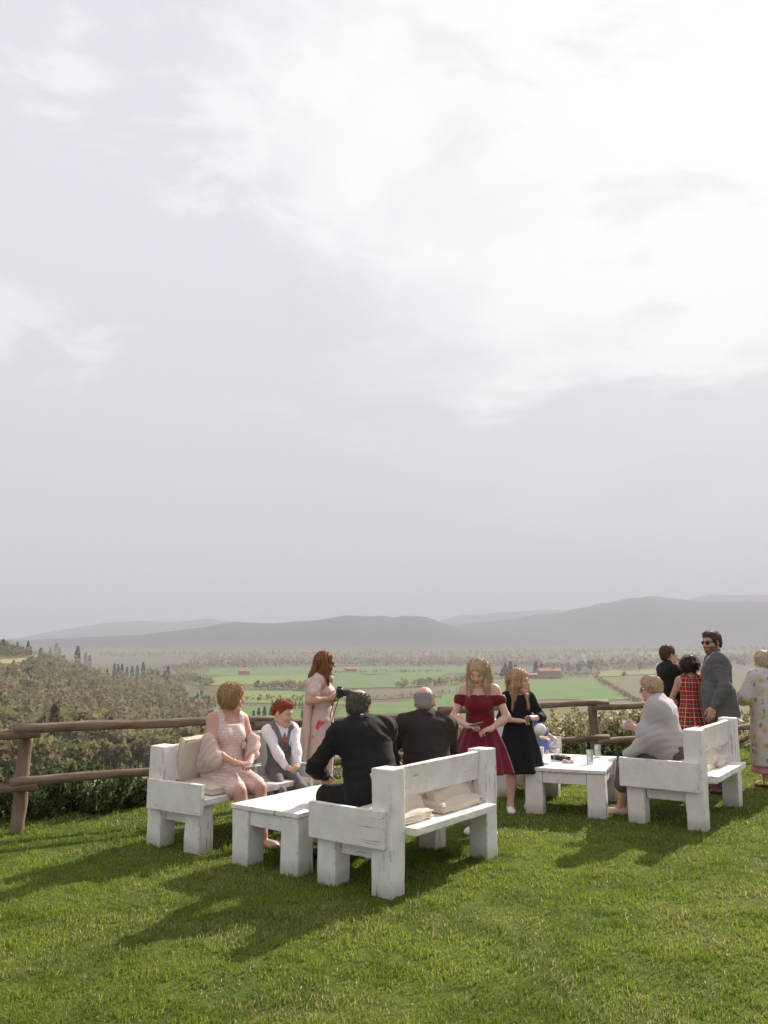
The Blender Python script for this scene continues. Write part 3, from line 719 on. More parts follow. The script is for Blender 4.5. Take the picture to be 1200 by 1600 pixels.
def timber(name, a, b, wy, wz, parent, seed, mat=None, rough=1.0, yaxis=None, bev=.006):
    """sawn timber from a to b (own X along the grain); wy across (horizontal), wz the other way"""
    a, b = Vector(a), Vector(b); L = (b - a).length; r = random.Random(seed)
    bm = bmesh.new(); n = max(2, int(L / .11)); rings = []
    ph = [r.uniform(0, 6.28) for _ in range(8)]
    for i in range(n + 1):
        x = L * i / n; ring = []
        for k, (sy, sz) in enumerate(((-1, -1), (1, -1), (1, 1), (-1, 1))):
            w = .0035 * rough * (math.sin(x * 9 + ph[k]) + .6 * math.sin(x * 23 + ph[k + 4]))
            e = r.uniform(-.004, .004) * rough if i in (0, n) else 0
            ring.append(bm.verts.new((x + e, sy * (wy / 2 + w), sz * (wz / 2 + w * r.uniform(.3, 1)))))
        rings.append(ring)
    for i in range(n):
        for k in range(4): bm.faces.new((rings[i][k], rings[i + 1][k], rings[i + 1][(k + 1) % 4], rings[i][(k + 1) % 4]))
    bm.faces.new(rings[0]); bm.faces.new(rings[-1][::-1])
    bmesh.ops.recalc_face_normals(bm, faces=bm.faces)
    ed = [e for e in bm.edges if len(e.link_faces) == 2 and e.link_faces[0].normal.angle(e.link_faces[1].normal, 0) > .6]
    bmesh.ops.bevel(bm, geom=ed, offset=bev, segments=2, profile=.6, affect='EDGES')
    me = bm_mesh(name, bm, mat or M_WHITE)
    o = link(name, me, parent)
    X = (b - a).normalized(); Y = Vector(yaxis) if yaxis else (Vector((0, 1, 0)) if abs(X.y) < .9 else Vector((1, 0, 0)))
    Z = X.cross(Y).normalized(); Y = Z.cross(X)
    o.matrix_local = Matrix.Translation(a) @ Matrix((X, Y, Z)).transposed().to_4x4(); return o

def bench(name, org, udir, L, D, label, seed, vsign=1, brace=True, hs=1.0):
    """local frame: x along the bench (0..L from the near outer end), y from the back (0) to the front (D), z up"""
    root = empty(name, (org[0], org[1], 0)); tag(root, label, 'bench', 'white timber benches on the lawn')
    u = Vector((math.sin(udir), math.cos(udir), 0)); v = Vector((-u.y, u.x, 0)) * vsign
    root.rotation_euler = (0, 0, math.atan2(u.y, u.x)) if vsign > 0 else (0, 0, math.atan2(u.y, u.x))
    root.scale = (1, 1, hs)
    S = vsign; T = .165
    def P(x, y, z): return (x, y * S, z)
    for k, x in enumerate((T / 2 + .045, L - T / 2 - .045)):
        timber('back_post', P(x, T / 2, -.03), P(x, T / 2 + .0, .825 + .01 * k), T, T, root, seed + k, rough=.75, bev=.011)
        timber('front_leg', P(x, D - T / 2 - .05, -.03), P(x, D - T / 2 - .05, .377), T, T, root, seed + 3 + k, rough=.75, bev=.011)
        xo = .0225 if k == 0 else L - .0225
        timber('arm_plank', P(xo, .035, .435), P(xo, D, .435), .045, .245, root, seed + 6 + k, rough=.5)
        timber('cross_rail', P(x, T + .002, .30), P(x, D - T - .055, .30), .05, .17, root, seed + 9 + k, rough=.5)
        if brace:
            xi = x + (T / 2 + .02) * (1 if k == 0 else -1)
            timber('brace', P(xi, .11, .77), P(xi, .165, .53), .038, .06, root, seed + 30 + k, rough=.5)
    xi0, xi1 = T + .047, L - T - .047
    timber('seat_plank', P(xi0, .03, .405), P(xi1, .03, .405), .235, .05, root, seed + 12, rough=.4)
    timber('seat_plank', P(xi0, .285, .405), P(xi1, .285, .405), .245, .05, root, seed + 13, rough=.4)
    timber('seat_plank', P(.047, D - .115, .405), P(L - .047, D - .115, .405), .21, .05, root, seed + 14, rough=.4)
    timber('back_plank', P(xi0, .085, .712), P(xi1, .085, .712), .045, .215, root, seed + 15, rough=.4, yaxis=(0, 1, .10 * S))
    return root
def bench_pt(b, x, y, z, S): 
    m = Matrix.Rotation(b.rotation_euler[2], 4, 'Z'); p = m @ Vector((x, y * S, z)); return np.array([b.location[0] + p.x, b.location[1] + p.y, z])
def low_table(name, org, udir, L, Wd, H, label, seed):
    """x along udir (away), y to the right of it"""
    root = empty(name, (org[0], org[1], 0)); tag(root, label, 'table', 'white timber tables on the lawn')
    u = Vector((math.sin(udir), math.cos(udir), 0)); root.rotation_euler = (0, 0, math.atan2(u.y, u.x)); T = .175
    for i, x in enumerate((T / 2, L - T / 2)):
        for j, y in enumerate((-T / 2, -Wd + T / 2)):
            timber('leg', (x, y, -.03), (x, y, H - .032), T, T, root, seed + i * 2 + j, rough=.75, bev=.011)
        timber('apron', (x - T / 2 + .04 if i == 0 else x + T / 2 - .04, -T - .002, H - .09), (x - T / 2 + .04 if i == 0 else x + T / 2 - .04, -Wd + T + .002, H - .09), .05, .11, root, seed + 8 + i, rough=.5)
    for j, y in enumerate((-.04, -Wd + .04)):
        timber('side_rail', (T + .002, y, H - .09), (L - T - .002, y, H - .09), .05, .11, root, seed + 12 + j, rough=.5)
    n = 3; w = (Wd + .02) / n
    for k in range(n):
        y = .01 - w * (k + .5)
        timber('top_plank', (-.012, y, H - .014), (L + .012, y, H - .014), w - .004, .032, root, seed + 20 + k, rough=.3, bev=.003)
    return root
def back_org(pxn, dirdeg): return gp(*pxn)
UA1, UA2, UB2, UTA, UTB, UB1 = R(33), R(37), R(35), R(36), R(21), R(112)
bA1 = bench('timber_bench', gp(221, 1322), UA1, 1.47, .66, 'white timber bench by the fence where the pink woman and boy sit', 500, -1, hs=.98)
bA2 = bench('timber_bench', gp(631, 1398)[:2] - .19 * np.array([math.sin(UA2), math.cos(UA2)]), UA2, 1.52, .70, 'white timber bench seen from behind with two men in dark suits', 540, 1)
bB2 = bench('timber_bench', gp(1109, 1296)[:2] - .17 * np.array([math.sin(UB2), math.cos(UB2)]), UB2, 1.58, .76, 'white timber bench where the woman in the grey shawl sits', 580, 1, hs=1.07)
bB1 = bench('timber_bench', gp(768, 1246), R(22), 1.10, .58, 'white timber bench mostly hidden behind the girl in the black dress', 700, -1, hs=1.0)
tA = low_table('timber_table', gp(361, 1349), UTA, 1.05, .68, .44, 'empty low white timber table between the two facing benches', 620)
tB = low_table('timber_table', gp(821, 1271), UTB, 1.10, .78, .445, 'low white timber table set with drinking glasses', 660)
# ================================================================== FIGURES: signed-distance modelling meshed with surface nets
f32 = np.float32
class Sdf:
    def __init__(self): self.ops = []
    def add(self, prim, k=0.02, mode='u'): self.ops.append((prim, k, mode)); return self
    def sub(self, prim, k=0.01): return self.add(prim, k, 's')
    def cut(self, fn, k=0.004): self.ops.append(((fn, None, None), k, 'i')); return self      # keep where fn < 0
    def warp(self, fn): self.ops.append(((fn, None, None), 0, 'w')); return self               # add fn to the distance
    def bounds(self):
        lo = np.min([o[0][1] for o in self.ops if o[2] == 'u'], 0); hi = np.max([o[0][2] for o in self.ops if o[2] == 'u'], 0)
        return lo, hi
    def mesh(self, h=0.008, axes=None):
        if axes is None:
            lo, hi = self.bounds(); axes = [np.arange(lo[i] - 2.5 * h, hi[i] + 3.5 * h, h) for i in range(3)]
        X, Y, Z = [np.asarray(a, f32) for a in axes]
        V = np.full((len(X), len(Y), len(Z)), 0.25, f32)
        for (fn, lo, hi), k, mode in self.ops:
            if lo is None: sl = (slice(None),) * 3
            else:
                m = k + 0.03
                sl = tuple(slice(max(0, np.searchsorted(A, lo[i] - m) - 1), np.searchsorted(A, hi[i] + m) + 1) for i, A in enumerate((X, Y, Z)))
            x, y, z = X[sl[0]][:, None, None], Y[sl[1]][None, :, None], Z[sl[2]][None, None, :]
            if x.size == 0 or y.size == 0 or z.size == 0: continue
            a = V[sl]
            if mode == 'w':
                q = np.nonzero(np.abs(a) < 0.03)
                a[q] += fn(X[q[0]], Y[q[1]], Z[q[2]]).astype(f32); continue
            d = fn(x, y, z)
            if mode == 's': d = -d
            if mode == 'u':
                r = np.minimum(a, d)
                if k > 0: hh = np.maximum(k - np.abs(a - d), 0) / k; r = r - hh * hh * (k * 0.25)
            else:
                r = np.maximum(a, d)
                if k > 0: hh = np.maximum(k - np.abs(a - d), 0) / k; r = r + hh * hh * (k * 0.25)
            V[sl] = r
        return surfnet(V, X, Y, Z)
def surfnet(V, X, Y, Z):
    S = V < 0
    c = np.zeros(tuple(n - 1 for n in V.shape), np.int8)
    for i in (0, 1):
        for j in (0, 1):
            for k in (0, 1): c += S[i:i + c.shape[0], j:j + c.shape[1], k:k + c.shape[2]]
    act = (c > 0) & (c < 8); I, J, K = np.nonzero(act)
    if len(I) == 0: return np.zeros((0, 3)), np.zeros((0, 4), int)
    idx = np.full(c.shape, -1, np.int32); idx[I, J, K] = np.arange(len(I))
    acc = np.zeros((len(I), 3)); cnt = np.zeros(len(I))
    G = (X, Y, Z)
    for ax in range(3):
        o1, o2 = [a for a in range(3) if a != ax]
        for p in (0, 1):
            for q in (0, 1):
                A = [I, J, K]; off = [0, 0, 0]; off[o1] = p; off[o2] = q
                a = (I + off[0], J + off[1], K + off[2]); off[ax] = 1; b = (I + off[0], J + off[1], K + off[2])
                va, vb = V[a], V[b]; cr = (va < 0) != (vb < 0)
                t = np.where(cr, va / np.where(cr, va - vb, 1), 0)
                for d in range(3):
                    ga, gb = G[d][a[d]], G[d][b[d]]; acc[:, d] += np.where(cr, ga + (gb - ga) * t, 0)
                cnt += cr
    verts = acc / cnt[:, None]
    quads = []
    for ax in range(3):
        sl0 = [slice(None)] * 3; sl1 = [slice(None)] * 3; sl0[ax] = slice(0, -1); sl1[ax] = slice(1, None)
        s0, s1 = S[tuple(sl0)], S[tuple(sl1)]; o1, o2 = [(1, 2), (2, 0), (0, 1)][ax]
        ch = s0 != s1; lim = [slice(None)] * 3; lim[o1] = slice(1, V.shape[o1] - 1); lim[o2] = slice(1, V.shape[o2] - 1)
        P = np.nonzero(ch[tuple(lim)]); P = [P[0].copy(), P[1].copy(), P[2].copy()]; P[o1] += 1; P[o2] += 1
        def cell(d1, d2):
            Q = [P[0].copy(), P[1].copy(), P[2].copy()]; Q[o1] += d1; Q[o2] += d2; return idx[Q[0], Q[1], Q[2]]
        q = np.stack([cell(-1, -1), cell(0, -1), cell(0, 0), cell(-1, 0)], 1)
        flip = ~s0[P[0], P[1], P[2]]; q[flip] = q[flip][:, ::-1]; quads.append(q)
    quads = np.vstack(quads); quads = quads[(quads >= 0).all(1)]
    return verts, quads
def A3(v): return np.asarray(v, dtype=np.float64)
def seg(a, b, ra, rb=None):
    """round cone"""
    a, b = A3(a), A3(b); rb = ra if rb is None else rb; ba = b - a; L2 = float(ba @ ba) + 1e-12; rm = max(ra, rb)
    def f(x, y, z):
        t = np.clip(((x - a[0]) * ba[0] + (y - a[1]) * ba[1] + (z - a[2]) * ba[2]) / L2, 0, 1)
        return np.sqrt((x - a[0] - t * ba[0]) ** 2 + (y - a[1] - t * ba[1]) ** 2 + (z - a[2] - t * ba[2]) ** 2) - (ra + (rb - ra) * t)
    return f, np.minimum(a, b) - rm, np.maximum(a, b) + rm
def ell(c, r, Rm=None):
    c, r = A3(c), A3(r); Rm = np.eye(3) if Rm is None else np.asarray(Rm)
    ext = np.sqrt(((Rm * r[None]) ** 2).sum(1))
    def f(x, y, z):
        p = [(x - c[0]) * Rm[0, i] + (y - c[1]) * Rm[1, i] + (z - c[2]) * Rm[2, i] for i in range(3)]
        k0 = np.sqrt((p[0] / r[0]) ** 2 + (p[1] / r[1]) ** 2 + (p[2] / r[2]) ** 2)
        k1 = np.sqrt((p[0] / r[0] ** 2) ** 2 + (p[1] / r[1] ** 2) ** 2 + (p[2] / r[2] ** 2) ** 2) + 1e-6
        return k0 * (k0 - 1) / k1
    return f, c - ext, c + ext
def rbox(c, hsz, rad, Rm=None):
    c, hsz = A3(c), A3(hsz); Rm = np.eye(3) if Rm is None else np.asarray(Rm); ext = np.abs(Rm) @ hsz + rad
    def f(x, y, z):
        q = [np.abs((x - c[0]) * Rm[0, i] + (y - c[1]) * Rm[1, i] + (z - c[2]) * Rm[2, i]) - hsz[i] for i in range(3)]
        return np.sqrt(np.maximum(q[0], 0) ** 2 + np.maximum(q[1], 0) ** 2 + np.maximum(q[2], 0) ** 2) + np.minimum(np.maximum(q[0], np.maximum(q[1], q[2])), 0) - rad
    return f, c - ext, c + ext
def loft(levels, org=(0, 0, 0), Rm=None, pleat=0, amp=0.0, ph=0.0, amp_at=None):
    """stack of ellipses: levels of (z, cx, cy, rx, ry); pleats fold the rim, growing towards the bottom"""
    lv = np.array(sorted(levels)); o = A3(org); Rm = np.eye(3) if Rm is None else np.asarray(Rm)
    zz = lv[:, 0]; rm = lv[:, 3:].max() + amp; lo = A3([(lv[:, 1] - lv[:, 3]).min() - amp, (lv[:, 2] - lv[:, 4]).min() - amp, zz[0]]); hi = A3([(lv[:, 1] + lv[:, 3]).max() + amp, (lv[:, 2] + lv[:, 4]).max() + amp, zz[-1]])
    cor = np.array([[(lo, hi)[i][0], (lo, hi)[j][1], (lo, hi)[k][2]] for i in (0, 1) for j in (0, 1) for k in (0, 1)]) @ Rm.T + o
    def f(x, y, z):
        p = [(x - o[0]) * Rm[0, i] + (y - o[1]) * Rm[1, i] + (z - o[2]) * Rm[2, i] for i in range(3)]
        g = [np.interp(p[2], zz, lv[:, i]).astype(f32) for i in range(1, 5)]
        u, v = p[0] - g[0], p[1] - g[1]
        rr = np.sqrt((u / g[2]) ** 2 + (v / g[3]) ** 2) + 1e-6
        d = (rr - 1) * np.minimum(g[2], g[3])
        if pleat:
            th = np.arctan2(v, u); w = np.clip((zz[-1] - p[2]) / (zz[-1] - zz[0]), 0, 1)
            d = d - amp * w * (np.sin(th * pleat + ph) + 0.5 * np.sin(th * (pleat * 0.5 + 1.5) + 1.3 * ph))
        return np.maximum(d, np.maximum(zz[0] - p[2], p[2] - zz[-1]))
    return f, cor.min(0), cor.max(0)
def Rx(a): c, s = math.cos(a), math.sin(a); return np.array([[1, 0, 0], [0, c, -s], [0, s, c]])
def Ry(a): c, s = math.cos(a), math.sin(a); return np.array([[c, 0, s], [0, 1, 0], [-s, 0, c]])
def Rz(a): c, s = math.cos(a), math.sin(a); return np.array([[c, -s, 0], [s, c, 0], [0, 0, 1]])
def orient(yaw=0, pitch=0, roll=0):
    """yaw to the right, pitch forward/down, roll to the right, all in degrees"""
    return Rz(-R(yaw)) @ Rx(-R(pitch)) @ Ry(R(roll))
def unit(v): v = A3(v); return v / (np.linalg.norm(v) + 1e-9)
def ik(a, c, l1, l2, pole):
    a, c = A3(a), A3(c); d = c - a; L = np.linalg.norm(d); L2 = min(L, (l1 + l2) * 0.998); u = d / (L + 1e-9); c = a + u * L2
    x = (l1 * l1 - l2 * l2 + L2 * L2) / (2 * L2); h = math.sqrt(max(l1 * l1 - x * x, 0)); p = A3(pole); p = p - u * (p @ u); p = unit(p)
    return a + u * x + p * h, c
def nz3(x, y, z, s, seed=0):
    """smooth pseudo noise from sines, about -1..1"""
    return (np.sin(x * s + 1.7 * np.sin(y * s * .7 + seed) + seed * 2.1) + np.sin(y * s * 1.1 + 1.9 * np.sin(z * s * .8 + seed * 1.3)) + np.sin(z * s * .9 + 1.6 * np.sin(x * s * .9 + seed * .7))) / 3

# ---- the figure
class Fig:
    def __init__(s, h=1.75, girth=1.0, sex='m', seat=None, pelvis=(0, 0), spine=(0, 0, 0), chest=(0, 0, 0), head=(0, 0, 0), hs=1.0, belly=0.0, wide=1.0, neck_fwd=0.02, shoulder_up=0.0):
        s.h, s.g, s.sex, s.k = h, girth, sex, h / 1.75; k = s.k; s.hs = hs * (0.55 + 0.45 * k); s.belly = belly
        zp = 0.96 * k if seat is None else seat + 0.115 * k * (0.6 + 0.4 * girth)
        s.Rp, s.Rc, s.Rh = orient(*spine), orient(*chest), orient(*head)
        s.P = A3([pelvis[0], pelvis[1], zp])
        s.W = s.P + s.Rp @ A3([0, 0, .155 * k]); s.C = s.W + s.Rc @ A3([0, 0, .165 * k]); s.N = s.C + s.Rc @ A3([0, -.012 * k, .195 * k])
        sw = (.178 if sex == 'm' else .158) * k * wide; s.sw = sw
        s.S = {q: s.C + s.Rc @ A3([q * sw, -.005, (.122 + shoulder_up) * k]) for q in (1, -1)}
        s.H = s.N + s.Rc @ A3([0, neck_fwd, 0]) + (0.5 * s.Rh + 0.5 * s.Rc) @ A3([0, .012, .105 * k * .55 + .085 * s.hs * .75])
        s.hip = {q: s.P + s.Rp @ A3([q * .088 * k * (0.7 + .3 * girth), 0, -.04 * k]) for q in (1, -1)}
        s.E, s.Wr, s.Kn, s.An, s.hand, s.foot = {}, {}, {}, {}, {}, {}
    def arm(s, q, wrist, pole=(0, -1, -.3), fdir=(0, 1, 0), palm=(0, 0, -1), curl=35, spread=1.0, thumb=0.5):
        s.E[q], s.Wr[q] = ik(s.S[q], wrist, .295 * s.k, .255 * s.k, A3(pole)); s.hand[q] = (unit(fdir), unit(palm), curl, spread, thumb); return s
    def leg(s, q, ankle, pole=(0, 1, 0), toe=(0, 1, 0)):
        s.Kn[q], s.An[q] = ik(s.hip[q], ankle, .43 * s.k, .41 * s.k, A3(pole)); s.foot[q] = unit(toe); return s
    # --- limbs as prims, infl = extra radius of cloth
    def torso(s, D, infl=0.0, k=0.06, top=True, pelvis=True):
        g, K = s.g, s.k; m = s.sex == 'm'
        if pelvis: D.add(ell(s.P, A3([(.158 if m else .165) * K * g + infl, .112 * K * g + infl, .125 * K + infl]), s.Rp), k)
        wr = (.142 if m else .122) * K * g
        D.add(ell(s.W + s.Rc @ A3([0, .004 + s.belly * .5, .0]), A3([wr + infl + s.belly * .35, .098 * K * g + infl + s.belly * .5, .145 * K + infl]), 0.5 * (s.Rp + s.Rc)), k)
        if s.belly: D.add(ell(s.W + s.Rp @ A3([0, .05 + s.belly * .7, -.045 * K]), A3([wr * .9 + infl, .09 * K * g + infl, .12 * K + infl]), s.Rp), k)
        D.add(ell(s.C, A3([(.162 if m else .142) * K * g ** .7 + infl, (.112 if m else .102) * K * g ** .8 + infl, .165 * K + infl]), s.Rc), k)
        if not m and s.h > 1.4:
            for q in (1, -1): D.add(ell(s.C + s.Rc @ A3([q * .068 * K, .082 * K * g, -.015 * K]), A3([.062, .056, .062]) * K * g ** .5 + infl, s.Rc), .05)
        D.add(ell(s.C + s.Rc @ A3([0, -.012, .072 * K]), A3([s.sw * .93 + infl * .5, .088 * K * g ** .6 + infl, .088 * K + infl]), s.Rc), k) if top else None
        if top:
            r = (.062 if m else .052) * K * g ** .4 + infl
            D.add(seg(s.S[1] - s.Rc @ A3([.015, 0, .01]), s.S[-1] + s.Rc @ A3([.015, 0, -.01]), r, r), k)
            for q in (1, -1): D.add(seg(s.N + s.Rc @ A3([q * .03, 0, .0]), s.S[q] - s.Rc @ A3([q * .05, 0, -.012]), .042 * K + infl, .05 * K + infl), .05)
        return D
    def limb_arm(s, D, q, infl=0.0, t1=1.0, k=0.03, u0=0.0):
        K, g = s.k, s.g ** .6; r = (.052, .040, .043, .027) if s.sex == 'm' else (.047, .036, .038, .024)
        a, e, w = s.S[q], s.E[q], s.Wr[q]; r = [x * K * g + infl for x in r]
        D.add(seg(a + (e - a) * u0, e, r[0] + (r[1] - r[0]) * u0, r[1]), k + .015)
        D.add(seg(e, e + (w - e) * .35, r[1], r[2] * .97), k); D.add(seg(e + (w - e) * .3, e + (w - e) * t1, r[2] * .97, r[2] * .97 + (r[3] - r[2]) * min(1, t1)), k); return D
    def upper_arm(s, D, q, infl, t=.5, k=0.03):
        K, g = s.k, s.g ** .6; a, e = s.S[q], s.E[q]; D.add(seg(a, a + (e - a) * t, .050 * K * g + infl, .044 * K * g + infl), k + .015); return D
    def limb_leg(s, D, q, infl=0.0, t0=0.0, t1=1.0, k=0.03, flare=0.0):
        K, g = s.k, s.g ** .7; h, n, a = s.hip[q], s.Kn[q], s.An[q]; r = [x * K * g for x in (.082, .054, .053, .036)]
        r[3] = .036 * K; D.add(seg(h, n, r[0] + infl, r[1] + infl), k + .02)
        if t1 > 0:
            c = n + (a - n) * .30 + unit(np.cross(a - n, [1, 0, 0])) * 0
            D.add(seg(n, n + (a - n) * min(.32, t1), r[1] + infl, r[2] + infl + flare * .3), k)
            if t1 > .32: D.add(seg(n + (a - n) * .3, n + (a - n) * t1, r[2] + infl + flare * .3, r[2] + (r[3] - r[2]) * t1 + infl + flare), k)
        return D
    def add_foot(s, D, q, infl=0.0):
        a, t, K = s.An[q], s.foot[q], s.k; dn = A3([0, 0, -1]); z0 = -.055 * K
        D.add(seg(a + A3([0, 0, .02]), a - t * .035 * K + dn * .045 * K, .034 * K + infl, .032 * K + infl), .03)
        D.add(seg(a - t * .02 * K + dn * .045 * K, a + t * .12 * K + dn * .055 * K, .034 * K + infl, .028 * K + infl), .03)
        sd = np.cross(t, [0, 0, 1.0])
        D.add(ell(a + t * .115 * K + dn * .055 * K, A3([.043, .065, .026]) * K + infl, np.stack([sd, t, A3([0, 0, 1])], 1)), .03); return D
    def add_hand(s, D, q):
        fd, pn, curl, sp, th = s.hand[q]; K = s.k * (1.0 if s.sex == 'm' else .92) * (1.0 if s.h > 1.4 else .98)
        pn = unit(pn - fd * (pn @ fd)); side = np.cross(fd, pn); side = side * (1 if q == 1 else 1)
        # thumb side: for the right hand (q=1) with the palm down it points to the body's left
        ts = np.cross(pn, fd) * (-1 if q == 1 else 1)
        w = s.Wr[q]
        D.add(seg(w - fd * .015 * K, w + fd * .03 * K, .024 * K, .027 * K), .02)
        D.add(ell(w + fd * .055 * K, A3([.041, .048, .017]) * K, np.stack([ts, fd, pn], 1)), .02)
        c = R(curl)
        for i, (off, ln, yb) in enumerate(((.030, .074, .088), (.010, .082, .094), (-.011, .076, .091), (-.031, .060, .082))):
            p = w + fd * yb * K + ts * off * K; d = unit(fd + ts * off * 2.0 * sp); a = c * (.55 + .1 * i)
            r = .0092 * K
            for j, (fr, rr) in enumerate(((.45, 1), (.30, .95), (.25, .85))):
                dd = d * math.cos(a) + pn * math.sin(a); p2 = p + dd * ln * fr * K; D.add(seg(p, p2, r * rr, r * rr * .93), .004); p = p2; a += c * (.9 if j == 0 else .7)
        p0 = w + fd * .022 * K + ts * .026 * K; d1 = unit(fd * .62 + ts * (.9 - .5 * th) + pn * (.25 + .6 * th)); p1 = p0 + d1 * .040 * K; d2 = unit(fd * .9 + ts * (.45 - .6 * th) + pn * (.2 + .4 * th)); p2 = p1 + d2 * .034 * K; p3 = p2 + unit(d2 + fd * .3) * .026 * K
        D.add(seg(p0, p1, .0145 * K, .0115 * K), .012); D.add(seg(p1, p2, .0112 * K, .0100 * K), .004); D.add(seg(p2, p3, .0098 * K, .0082 * K), .004); return D
    # --- head
    def hp(s, v): return s.H + s.Rh @ (A3(v) * s.hs)
    def hr(s, r): return A3(r) * s.hs
    def add_head(s, D, jaw=1.0, ears=True, nose=1.0, jowl=0.0):
        hp, hr, Rh, q = s.hp, s.hr, s.Rh, s.hs
        D.add(seg(s.N + s.Rc @ A3([0, 0, -.03]), s.hp((0, -.018, -.045)), (.058 if s.sex == 'm' else .046) * s.k * s.g ** .5, (.055 if s.sex == 'm' else .046) * q * s.g ** .3), .03)
        D.add(ell(hp((0, -.014, .034)), hr((.075, .094, .084)), Rh), .03)
        D.add(ell(hp((0, .026, -.028)), hr((.060 * jaw, .062, .082)), Rh), .03)
        D.add(ell(hp((0, .062, -.093)), hr((.026 * jaw, .022, .019)), Rh), .025)
        for e in (1, -1):
            D.add(seg(hp((e * .052 * jaw, .004, -.058)), hp((e * .012, .060, -.096)), .019 * q, .015 * q), .03)
            D.add(ell(hp((e * .036, .060, -.030)), hr((.025 + jowl * .3, .024 + jowl * .2, .026)), Rh), .025)
            if jowl: D.add(ell(hp((e * .045, .03, -.075)), hr((.028, .03, .028)), Rh), .03)
            D.add(seg(hp((e * .010, .083, .024)), hp((e * .044, .068, .023)), .010 * q, .009 * q), .014)
        if jowl: D.add(ell(hp((0, .03, -.105)), hr((.045, .045, .028)), Rh), .03)
        for e in (1, -1): D.sub(ell(hp((e * .031, .098, .003)), hr((.017, .015, .011)), Rh), .012)
        for e in (1, -1): D.add(ell(hp((e * .031, .074, .003)), hr((.0135, .0125, .0105)), Rh), .003)
        D.add(seg(hp((0, .083, .016)), hp((0, .104 * (.6 + .4 * nose) + .0 + .004, -.022)), .0085 * q, .0125 * q), .012)
        for e in (1, -1): D.add(ell(hp((e * .0115, .093, -.028)), hr((.0085, .011, .008)), Rh), .008)
        D.add(ell(hp((0, .086, -.0555)), hr((.023, .010, .0065)), Rh), .006); D.add(ell(hp((0, .0855, -.0665)), hr((.019, .010, .0075)), Rh), .006)
        D.sub(seg(hp((-.022, .096, -.061)), hp((.022, .096, -.061)), .0022 * q), .004)
        if ears:
            for e in (1, -1):
                Re = Rh @ Rz(e * -.35) @ Rx(-.2)
                D.add(ell(hp((e * .078, -.010, -.004)), hr((.0095, .021, .032)), Re), .008); D.sub(ell(hp((e * .086, -.004, .000)), hr((.006, .010, .016)), Re), .006)
        return D
    def full_body(s, feet=True, hands=True, **kw):
        D = Sdf(); s.torso(D)
        for q in (1, -1):
            s.limb_arm(D, q)
            if q in s.Kn:
                s.limb_leg(D, q)
                if feet: s.add_foot(D, q)
        s.add_head(D, **kw)
        for q in (1, -1):
            if hands: s.add_hand(D, q)
        return D
    def axes(s, D, fine=.0068, mid=.0085, coarse=.017):
        lo, hi = D.bounds(); zf = [(s.H[2] - .15 * s.hs, s.H[2] + .15 * s.hs)] + [(min(s.Wr[q][2], (s.Wr[q] + s.hand[q][0] * .18)[2]) - .05, max(s.Wr[q][2], (s.Wr[q] + s.hand[q][0] * .18)[2]) + .05) for q in (1, -1)]
        z = [lo[2] - .03]
        while z[-1] < hi[2] + .03:
            f = any(a < z[-1] < b for a, b in zf); z.append(z[-1] + (fine if f else coarse))
        return [np.arange(lo[i] - .02, hi[i] + .03, .0082) for i in (0, 1)] + [np.array(z)]
    # --- skin colours in head space
    def skin_cols(s, v, base, lips=(.42, .13, .11), brow=(.18, .11, .07), beard=None, blush=.12, eye=(.05, .06, .07), scalp=None, makeup=0.0, legtone=None, seed=1):
        n = len(v); c = np.repeat(A3(base)[None], n, 0)
        p = (v - s.H) @ s.Rh / s.hs; x, y, z = np.abs(p[:, 0]), p[:, 1], p[:, 2]
        mott = nz3(v[:, 0], v[:, 1], v[:, 2], 38, seed) * .04 + nz3(v[:, 0], v[:, 1], v[:, 2], 11, seed + 3) * .05
        c *= (1 + mott[:, None] * A3([.6, 1, 1]))
        def w(m, col, a): 
            nonlocal c
            m = np.clip(m * a, 0, 1)[:, None]; c = c * (1 - m) + A3(col) * m
        inhead = (np.abs(p) < .15).all(1)
        red = A3(base) * A3([1.08, .72, .70])
        w(np.exp(-(((x - .040) / .024) ** 2 + ((z + .028) / .022) ** 2)) * (y > .03) * inhead, red, blush * 4)
        w(np.exp(-((x / .016) ** 2 + ((z + .024) / .016) ** 2)) * (y > .09) * inhead, red, .5)
        w((x > .072) * inhead * (y < .03) * (y > -.05) * (z > -.05) * (z < .04), red, .55)
        if beard is not None:
            bm = inhead * (z < -.036 - .25 * np.maximum(y - .07, 0)) * (y > -.005) * ((x > .030) | (z < -.073) | (z > -.052)) * (z > -.13)
            w(bm.astype(float), beard, .88); w((inhead * (x > .055) * (z < .01) * (z > -.06) * (y > -.005) * (y < .03)).astype(float), beard, .8)
        w(np.exp(-((np.maximum(x - .014, 0) / .010) ** 2 + ((z + .061) / .0085) ** 2)) * (y > .074) * inhead, lips, 1.1)
        w(np.exp(-(((x - .030) / .020) ** 2 + ((z - .0265 + .15 * np.abs(x - .03)) / .0052) ** 2)) * (y > .055) * inhead, brow, .9)
        ex = np.exp(-(((x - .031) / .0125) ** 2 + ((z - .003) / .0065) ** 2)) * (y > .060) * inhead
        w(ex, (.62, .60, .58), .9); w(np.exp(-(((x - .031) / .0062) ** 2 + ((z - .003) / .0062) ** 2)) * (y > .06) * inhead, eye, 1.2)
        w(np.exp(-(((x - .031) / .017) ** 2 + ((z - .011) / .0032) ** 2)) * (y > .058) * inhead, (.10, .07, .06), .75)
        if scalp is not None:
            sm = scalp(p); w(sm[0] * inhead, sm[1], 1)
        return np.clip(c, .004, .95)

